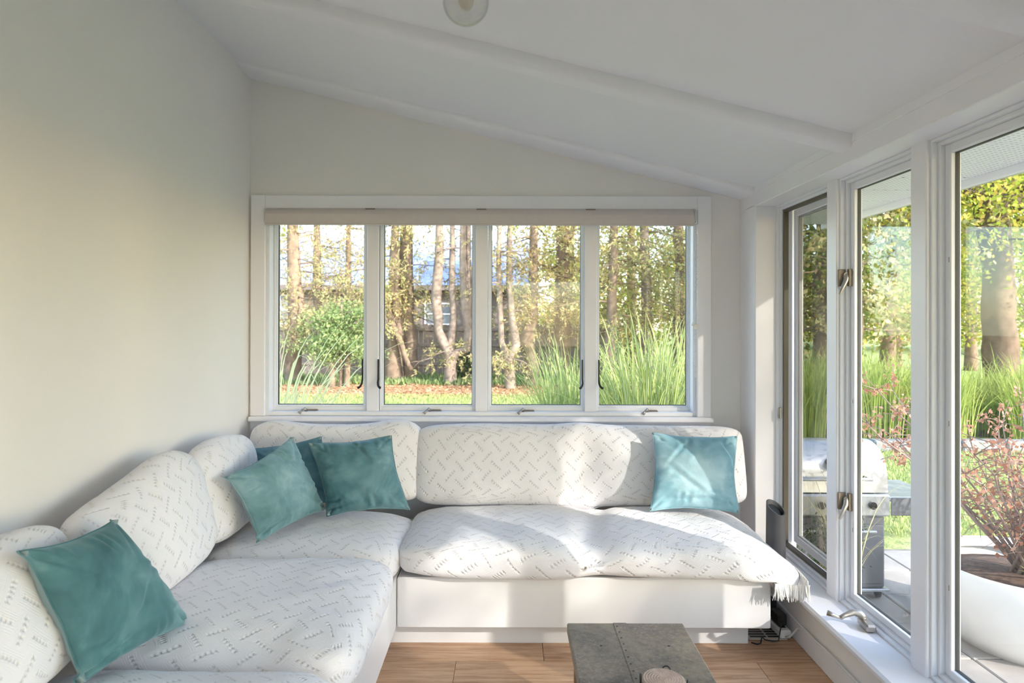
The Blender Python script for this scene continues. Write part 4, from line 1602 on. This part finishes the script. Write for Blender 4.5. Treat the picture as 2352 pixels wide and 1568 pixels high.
make_tree('hemlock_tree', 'hemlock with grey bare lower branches behind the miscanthus', 'tree', BT, gp_(1492, 19.0), straight(8.0, (-.3, 0), .17),
          (36, 1.7, 7.6, 2.1, .4), (8120, .10, .034, .32), BARKLIGHT, HEMGOLD, 10, True)
make_tree('hemlock_tree', 'brown trunked hemlock close to the corner of the back view', 'tree', BT, gp_(1560, 20.5), straight(8.5, (0, 0), .2),
          (32, 1.9, 8.0, 2.0, .35), (7540, .10, .034, .32), BARK, HEMLOCK, 11, True)
make_tree('hemlock_tree', 'distant golden hemlock filling the gap between the nearer trunks', 'tree', BT, gp_(1450, 25.5), straight(9.5, (0, 0), .2),
          (40, .8, 9.0, 3.0, .3), (7000, .17, .07, .45), BARK, DECID, 12, True)
make_tree('hemlock_tree', 'distant green hemlock standing behind the end of the fence', 'tree', BT, gp_(1310, 26.5), straight(9.5, (0, 0), .2),
          (40, 1.2, 9.0, 2.8, .3), (6500, .16, .07, .42), BARK, DECID, 13, False)
make_tree('hemlock_tree', 'loose golden tree reaching over the far roof', 'tree', BT, gp_(800, 24.5), straight(8.0, (0, 0), .14),
          (24, 2.8, 7.8, 1.9, .3), (3600, .12, .04, .34), BARK, HEMGOLD, 14, True)
# shrub
make_tree('evergreen_shrub', 'round dark green shrub on bare stems in front of the far house', 'shrub', None, gp_(782, 18.2),
          [st([(-.25, 0, -.1), (-.22, 0, .6), (-.35, 0, 1.8)], [.10, .09, .03]), st([(.2, 0, -.1), (.18, 0, .7), (.3, 0, 2.0)], [.08, .07, .03]), st([(0, .1, -.1), (0, .1, .8), (0, .1, 2.2)], [.07, .06, .03])],
          (34, .75, 2.0, .85, -.05), (7000, .085, .05, .20), BARK, SHRUBL, 15, False, .02)
make_tree('evergreen_shrub', 'small leafy bush by the foot of the three-stemmed tree', 'shrub', None, gp_(1070, 20.6),
          [st([(0, 0, -.1), (0, 0, .9)], [.04, .02])], (14, .1, .9, .5, .0), (1500, .09, .045, .16), BARK, BOXL, 16, False, .015)

# fence
fx0, fx1, fy = -8.4, 3.6, 22.0
fo_ = empty('board_fence', ((fx0 + fx1) / 2, fy, GZD - .03), label='dark weathered board fence behind the tree trunks', cat='fence')
fm = MB().box(-.072, .072, -.012, .012, 0, 1.62, .004).mesh('board')
fcx = (fx0 + fx1) / 2
k = 0
x = fx0
while x < fx1:
    o = link('board', fm, FENCE, fo_, loc=(x - fcx, R.uniform(-.01, .01), .04 + R.uniform(-.015, .015)))
    x += .156
for zz in (.35, .95, 1.45):
    MB().box(fx0 - fcx - .1, fx1 - fcx + .1, -.07, -.02, zz, zz + .09, .004).build('rail', FENCE, fo_)
for k in range(6):
    xx = fx0 - fcx + k * (fx1 - fx0) / 5
    MB().box(xx - .06, xx + .06, .02, .14, -.1, 1.68, .005).build('post', FENCE, fo_)

# neighbouring house
hy, hx0, hx1 = 30.0, -12.5, 1.4
ho_ = Vector(((hx0 + hx1) / 2, hy, GZD - .03))
hs = empty('neighbour_house', ho_, label='dark sided house with a pale blue-grey roof beyond the fence', cat='house')
ze, zr = CAMZ - (655 - 731) * hy / F - ho_.z, CAMZ - (553 - 731) * (hy + 4.5) / F - ho_.z
W2 = (hx1 - hx0) / 2
MB().box(-W2 + .4, W2 - .4, .5, 9.0, -.1, ze + .05).build('wall', HOUSEW, hs)
rf_ = MB().prism([(-.1, ze - .05), (4.7, zr), (9.5, ze - .05), (9.5, ze + .1), (4.7, zr + .16), (-.1, ze + .1)], 'X', -W2, W2).build('roof', ROOF, hs)
MB().box(-W2, W2, -.13, -.1, ze - .12, ze + .1).build('fascia', HOUSEW, hs)
for k in range(int(2 * W2 / .6)):
    xx = -W2 + .3 + k * .6
    a_ = math.atan2(zr - ze, 4.8)
    MB().obox((xx, 2.3, (ze + zr) / 2 + .14), (.015, 2.55, .02), Matrix.Rotation(a_, 3, 'X')).build('roof_seam', ROOF, rf_)
for (a, b_, c_, d_) in ((642, 690, 672, 742), (975, 1040, 690, 742), (1080, 1128, 690, 735)):
    p0, p1 = at(a, d_, hy + .5), at(b_, c_, hy + .5)
    wmb = MB()
    frame4(wmb, 'X', p0.x - ho_.x, p1.x - ho_.x, p0.z - ho_.z, p1.z - ho_.z, .07, .42, .52)
    zm = (p0.z + p1.z) / 2 - ho_.z
    wmb.box(p0.x - ho_.x, p1.x - ho_.x, .42, .5, zm - .03, zm + .03)
    w_ = wmb.build('window', TRIM, hs)
    for q in range(2):
        za, zb = (p0.z - ho_.z + .05, zm - .02) if q == 0 else (zm + .02, p1.z - ho_.z - .05)
        MB().box(p0.x - ho_.x + .05, p1.x - ho_.x - .05, .46, .49, za, zb).build('pane', HOUSEG, w_)


# ---- ornamental grasses
def grass_clump(name, label, group, base, n_, H, reach, r0, width, mat, seed, upright=.5, cat='grass', lean=(0, 0)):
    rr = random.Random(seed)
    V, Q, U = [], [], []
    SEG = 9
    for k in range(n_):
        az = rr.uniform(0, 2 * math.pi)
        rad = r0 * math.sqrt(rr.random())
        bx, by = rad * math.cos(az + rr.gauss(0, .6)), rad * math.sin(az + rr.gauss(0, .6))
        h = H * rr.uniform(.55, 1.08)
        rc = reach * rr.uniform(.15, 1.15) * (1.2 - upright * rr.random())
        wd = width * rr.uniform(.7, 1.25)
        droop = rr.uniform(.1, 1.0) * (1 - upright * .6)
        ca, sa = math.cos(az), math.sin(az)
        tw = rr.uniform(-.6, .6)
        b0 = len(V)
        for s_ in range(SEG + 1):
            t = s_ / SEG
            ro_ = rc * t ** 1.8
            z = h * (t * 1.25 - .25 * t * t) - h * droop * .55 * max(0, t - .45) ** 2 / .3
            x, y = bx + ca * ro_ + lean[0] * t * t, by + sa * ro_ + lean[1] * t * t
            w = wd * (1 - t ** 3) * (.6 + .4 * min(1, t * 5)) * .5 + .0004
            cw, sw = math.cos(az + math.pi / 2 + tw * t), math.sin(az + math.pi / 2 + tw * t)
            V.append((x + cw * w, y + sw * w, z))
            V.append((x - cw * w, y - sw * w, z))
        for s_ in range(SEG):
            a = b0 + 2 * s_
            Q.append((a, a + 1, a + 3, a + 2))
            U += [(0, s_ / SEG), (1, s_ / SEG), (1, (s_ + 1) / SEG), (0, (s_ + 1) / SEG)]
    t = empty(name, base, label=label, cat=cat, group=group)
    tag(link('blades', mesh_np('blades', V, Q, U), mat, t), kind='stuff')
    MB().lathe((0, 0, -.05), [(r0 * .9, 0), (r0 * .7, .10), (0, .14)], 12).build('crown', SOIL, t)
    return t


MG = 'tall green ornamental grass clumps outside the back window'
VG = 'pale variegated grass clumps outside the back window'
gz = GZD - .03
grass_clump('miscanthus', 'widest tall green miscanthus clump, its broad white-veined blades crossing the last pane', MG, (1.15, 5.6, gz), 420, 1.95, .75, .22, .019, MISC, 1, .6)
grass_clump('miscanthus', 'tall green miscanthus clump arching leftwards across the third pane', MG, (.62, 6.4, gz), 700, 1.75, .70, .28, .013, MISC, 2, .55)
grass_clump('miscanthus', 'dense miscanthus clump behind the widest one, next to the corner', MG, (1.75, 6.7, gz), 560, 1.9, .7, .28, .013, MISC, 3, .6)
grass_clump('miscanthus', 'low miscanthus clump with long arching blades at the foot of the taller ones', MG, (.35, 5.5, gz), 90, 1.25, .75, .15, .010, MISC, 4, .1)
grass_clump('variegated_grass', 'pale variegated grass with long arching blades in front of the first pane', VG, (-1.72, 5.15, gz), 95, 2.05, .72, .10, .019, VARIEG, 5, .1, lean=(.30, 0))
grass_clump('variegated_grass', 'small tuft of pale variegated grass peeping over the sill of the second pane', VG, (-.74, 5.2, gz), 14, 1.10, .30, .06, .015, VARIEG, 6, .5)
grass_clump('variegated_grass', 'pale arching grass beside the grill outside the tall windows', None, (2.02, 4.12, gz), 46, 1.15, .40, .06, .007, VARIEG, 7, .2)

# meadow grass strip outside the right windows
HG = 'clumps of meadow grass along the side lawn'
hb = None
rr = random.Random(5)
for k in range(16):
    X = 4.6 + (k % 8) * 1.0 + rr.uniform(-.2, .2)
    Y = 10.2 + (k // 8) * .8 + rr.uniform(-.2, .2)
    if hb is None:
        hb = grass_clump('meadow_grass', 'clump of tall yellow-green meadow grass in the row across the side lawn', HG, (X, Y, gz), 420, 1.42, .55, .42, .014, HEDGEG, 21, .5)
    else:
        c = hb.copy()
        col.objects.link(c)
        c.location = (X, Y, gz)
        c.rotation_euler = (0, 0, rr.uniform(0, 6.28))
        c.scale = (1, 1, rr.uniform(.9, 1.08))
        for ch in list(hb.children):
            d = ch.copy()
            col.objects.link(d)
            d.parent = c
# stone edging along the row
eg = empty('garden_edging', (8.5, 9.4, gz), label='low row of pale edging stones before the meadow grass', cat='edging')
em = MB().box(-.29, .29, -.1, .1, 0, .16, .02).mesh('stone')
for k in range(17):
    link('stone', em, STONE, eg, loc=(-5 + k * .6, R.uniform(-.02, .02), R.uniform(-.01, .01)))

# deciduous trees on the right
RTG = 'leafy trees beyond the side lawn'
make_tree('oak_tree', 'massive tree with a wide straight trunk and spreading limbs beyond the side lawn', 'tree', RTG, gp_(2296, 14.0),
          [st([(.1, 0, -.1), (.05, 0, .6), (0, 0, 1.8), (-.05, 0, 3.2), (-.15, 0, 4.4)], [.42, .34, .30, .28, .33]),
           st([(-.15, 0, 4.2), (-1.0, 0, 4.9), (-2.4, .3, 5.3), (-3.8, .5, 6.2)], [.2, .18, .13, .06]),
           st([(-.1, 0, 4.2), (.3, 0, 5.5), (.2, 0, 9)], [.25, .2, .06]),
           st([(0, 0, 4.2), (1.2, .2, 4.6), (3.0, .3, 5.6)], [.18, .15, .06])],
          (46, 3.4, 8.0, 3.4, .25), (13000, .10, .07, .45), BARKDARK, DECID, 31)
for i, (px, D, h, c_, mt, lb) in enumerate((
        (2035, 17.0, 8.0, 9000, DECID, 'yellow-green tree with a slender trunk seen past the grill'),
        (1960, 14.5, 7.0, 8000, HEMLOCK, 'olive green tree with two leaning stems near the back corner of the lawn'),
        (1880, 16.0, 8.0, 9000, DECIDG, 'dark green tree at the far end of the meadow grass row'),
        (2150, 20.0, 9.0, 11000, DECID, 'golden broad-crowned tree behind the massive trunk'),
        (2400, 19.0, 9.0, 11000, DECIDG, 'green broad-crowned tree to the sunny side of the massive trunk'),
        (2230, 25.0, 9.5, 10000, DECIDG, 'far green tree closing the view over the meadow grass'),
        (2060, 26.0, 9.5, 10000, DECIDG, 'far green tree behind the slender yellow one'),
        (1760, 21.0, 8.5, 8000, HEMLOCK, 'olive tree hidden mostly by the corner of the room'),
        (2600, 15.0, 8.5, 9000, DECID, 'yellow tree standing further along the side lawn'))):
    make_tree('leafy_tree', lb, 'tree', RTG, gp_(px, D), straight(h, (R.uniform(-.4, .4), 0), .17 + .002 * i),
              (40, 1.6, h * .95, 2.7, .25), (int(c_ * .8), .085 + .002 * D, .055 + .0014 * D, .42), BARK, mt, 40 + i, mt == HEMLOCK)

SG = 'unseen trees added to shade the room'  # out-of-view trees added to block and dapple the sun entering the room
make_tree('unseen_shade_tree', 'broad leafy tree out of view, added to shade the nearer tall windows', 'tree', SG, (11.0, -9.4, gz), straight(9.5, (.3, 0), .3),
          (60, 3.4, 9.2, 3.0, .2), (17000, .16, .10, .5), BARK, DECID, 81)
make_tree('unseen_shade_tree', 'second leafy tree out of view, added to shade the room, further from the back lawn', 'tree', SG, (9.5, -12.8, gz), straight(9.5, (.3, 0), .28),
          (56, 3.4, 9.2, 2.8, .2), (13000, .16, .10, .5), BARK, DECIDG, 82)
make_tree('unseen_shade_tree', 'thin-crowned tree out of view, added to filter the sun onto the long seat', 'tree', SG, (13.0, -8.2, gz), straight(11.5, (-.2, 0), .22),
          (80, 5.0, 11.3, 3.0, .15), (9000, .12, .08, .40), BARK, DECID, 97)

# far backdrop trees closing off the horizon
FT = 'woodland trees far behind the garden'
rr = random.Random(9)
wood0 = make_tree('woodland_tree', 'far woodland tree in the belt closing off the garden', 'tree', FT, (-18, 46, gz), straight(11, (.2, 0), .25),
                  (40, .6, 10.5, 3.8, .2), (5000, .34, .22, .8), BARK, DECID, 60)
for k in range(15):
    c = wood0.copy()
    col.objects.link(c)
    a_ = math.radians(-20 + k * 8.6)
    dd = 47 + rr.uniform(-2, 6)
    c.location = (math.sin(a_) * dd, math.cos(a_) * dd, gz)
    c.rotation_euler = (0, 0, rr.uniform(0, 6.28))
    sck = rr.uniform(.55, .8)
    c.scale = (1, 1, sck)
    for ch in list(wood0.children):
        d = ch.copy()
        col.objects.link(d)
        d.parent = c

# ---- potted maple on the patio
PC = Vector((2.86, 3.74, GZD - .05))
pot = empty('plant_pot', PC, label='large round white pot standing on the patio', cat='pot')
prof = [(.30, .0), (.34, .02), (.40, .10), (.455, .24), (.48, .36), (.485, .44), (.475, .455), (.455, .45), (.45, .40)]
MB().lathe((0, 0, .03), prof, 56, 'Z', True).build('pot_body', POTW, pot, smooth=True)
MB().lathe((0, 0, 0), [(.28, 0), (.38, .004), (.40, .025), (.385, .03), (.3, .031)], 48).build('saucer', POTW, pot, angle=50)
MB().lathe((0, 0, .38), [(.452, 0), (.30, .03), (.12, .045), (0, .05)], 40).build('soil', SOIL, pot, smooth=True)
rr = random.Random(17)
mo = PC + Vector((0, 0, .42))
mp_ = empty('japanese_maple', mo, label='sparse coppery-leaved shrub growing from the white pot', cat='shrub')
m = MB()
tips = []
for k in range(34):
    az = rr.uniform(0, 2 * math.pi)
    ln = rr.uniform(.6, 1.28)
    sp = rr.uniform(.2, .85)
    q = []
    b0 = Vector((rr.gauss(0, .03), rr.gauss(0, .03), -.01))
    for s_ in range(8):
        f = s_ / 7
        q.append(b0 + Vector((math.cos(az) * sp * ln * f, math.sin(az) * sp * ln * f, ln * (f * .95 - .25 * sp * f * f))) + Vector((rr.gauss(0, .012), rr.gauss(0, .012), rr.gauss(0, .008))) * (f * 1.5))
    m.tube(q, [.0085 * (1 - .75 * i / 7) + .001 for i in range(8)], 5)
    for s_ in range(2, 8):
        tips.append(q[s_])
        for e in range(3):
            d = Vector((rr.gauss(0, 1), rr.gauss(0, 1), rr.gauss(.3, .5))).normalized() * rr.uniform(.08, .22)
            a = q[s_]
            m.tube([a, a + d * .5 + Vector((0, 0, .01)), a + d], [.0032, .0024, .0012], 4)
            tips += [a + d, a + d * .6]
m.build('stems', TWIG, mp_, smooth=True)
TP = np.array([tuple(p) for p in tips])
n_ = 3800
hi = TP[:, 2]
prob = np.clip(hi, .05, None) ** 1.2
prob /= prob.sum()
ii = NPR.choice(len(TP), n_, p=prob)
P = TP[ii] + NPR.normal(size=(n_, 3)) * .018
D = rand_dirs(n_)
S = unit(np.cross(D, rand_dirs(n_)))
tag(link('foliage', leaf_mesh('foliage', P, D, S, .03 * (.6 + .8 * frac(n_)), .018 * (.6 + .8 * frac(n_))), MAPLEL, mp_), kind='stuff')
# young green shoot at the rim
grass_clump('spiky_shoot', 'small green spiky shoot in the white pot', None, PC + Vector((-.10, -.22, .41)), 16, .2, .10, .02, .014, MISC, 33, .2, cat='plant')

# ---- grill
GX, GY = 2.05, 4.55
gg = empty('gas_grill', (GX, GY, GZD), label='silver lidded gas grill on a grey cabinet out on the patio', cat='grill')
hw, hd = .36, .26
B('cabinet', GRILLGREY, gg, -hw + .02, hw - .02, -hd + .03, hd - .03, .07, .52, .008)
for dx in (-.17, .17):
    d_ = B('cabinet_door', GRILLGREY, gg, dx - .155, dx + .155, -hd + .012, -hd + .030, .10, .47, .006)
    B('door_handle', STEEL, d_, dx - .10, dx + .10, -hd - .012, -hd + .012, .425, .44, .004)
B('base_rail', STEEL, gg, -hw, hw, -hd + .01, hd - .01, .05, .068, .004)
for dx in (-hw + .05, hw - .05):
    for dy in (-hd + .06, hd - .06):
        MB().lathe((dx - .015, dy, .027), [(.02, 0), (.027, .004), (.027, .026), (.02, .03)], 16, 'X').build('caster', PLASTICK, gg)
B('firebox', STEEL, gg, -hw, hw, -hd, hd, .525, .665, .012)
for k in range(4):
    MB().lathe((-.24 + k * .16, -hd - .026, .60), [(.022, 0), (.024, .004), (.02, .026)], 18, 'Y').build('knob', PLASTICK, gg)
hp = [(-hd + .01, .675)]
for k in range(15):
    t = math.pi * k / 14
    hp.append((-math.cos(t) * (hd - .015), .70 + math.sin(t) ** .75 * .27))
hp.append((hd - .01, .675))
lid = MB().prism(hp, 'X', -hw + .01, hw - .01).build('lid', STEEL, gg, angle=45)
MB().tube([(-.22, -hd - .045, .77), (.22, -hd - .045, .77)], .011, 10).build('lid_handle', STEEL, lid, smooth=True)
for dx in (-.2, .2):
    MB().tube([(dx, -hd - .045, .77), (dx, -hd + .03, .775)], .008, 8).build('handle_bracket', PLASTICK, lid)
MB().lathe((0, -hd - .004, .86), [(.032, 0), (.032, .05)], 20, 'Y').build('thermometer', PLASTICK, lid)
for sx in (-1, 1):
    sh = B('side_shelf', STEEL, gg, min(sx * (hw + .005), sx * (hw + .34)), max(sx * (hw + .005), sx * (hw + .34)), -hd + .02, hd - .02, .615, .645, .006)
    B('shelf_front', GRILLGREY, sh, min(sx * (hw + .01), sx * (hw + .33)), max(sx * (hw + .01), sx * (hw + .33)), -hd + .008, -hd + .02, .53, .644, .004)

# boxwood beside the tall windows
make_tree('boxwood', 'small grey-green boxwood growing against the tall windows', 'shrub', None, Vector((1.86, 4.05, gz)),
          [st([(0, 0, -.05), (0, 0, .55)], [.02, .01])], (16, .05, .55, .17, .0), (2400, .022, .012, .05), TWIG, BOXL, 70, False, .006)

# turf blades and fallen needles where the lawn comes close
def strew(name, n_, x0, x1, y0, y1, L, W, mat, flat, label, cat):
    P = np.stack([x0 + (x1 - x0) * frac(n_), y0 + (y1 - y0) * frac(n_), np.full(n_, gz + (.012 if flat else 0.0))], 1)
    D = rand_dirs(n_)
    if flat:
        D[:, 2] *= .15
    else:
        D[:, 2] = 1.1 + np.abs(D[:, 2])
    D = unit(D)
    S = unit(np.cross(D, rand_dirs(n_)))
    if flat:
        S[:, 2] *= .3
    o = link(name, leaf_mesh(name, P, D, S, L * (.6 + .8 * frac(n_)), W * (.7 + .6 * frac(n_))), mat)
    tag(o, label=label, cat=cat, kind='stuff')


strew('lawn_grass', 36000, -7, 6, 10.5, 16.2, .07, .018, TURF, False, 'short green grass of the back lawn', 'grass')
strew('side_lawn_grass', 40000, 3.2, 9.0, 5.6, 10.2, .055, .012, TURF, False, 'short green grass of the side lawn', 'grass')
strew('fallen_needles', 20000, -8, 5, 15.6, 20.5, .10, .05, LITTER, True, 'rusty fallen needles and leaves under the back trees', 'leaves')
strew('tree_foot_herbs', 7000, -8, 5, 18.6, 21.6, .16, .05, SHRUBL, False, 'ragged green herbs at the foot of the fence', 'plants')
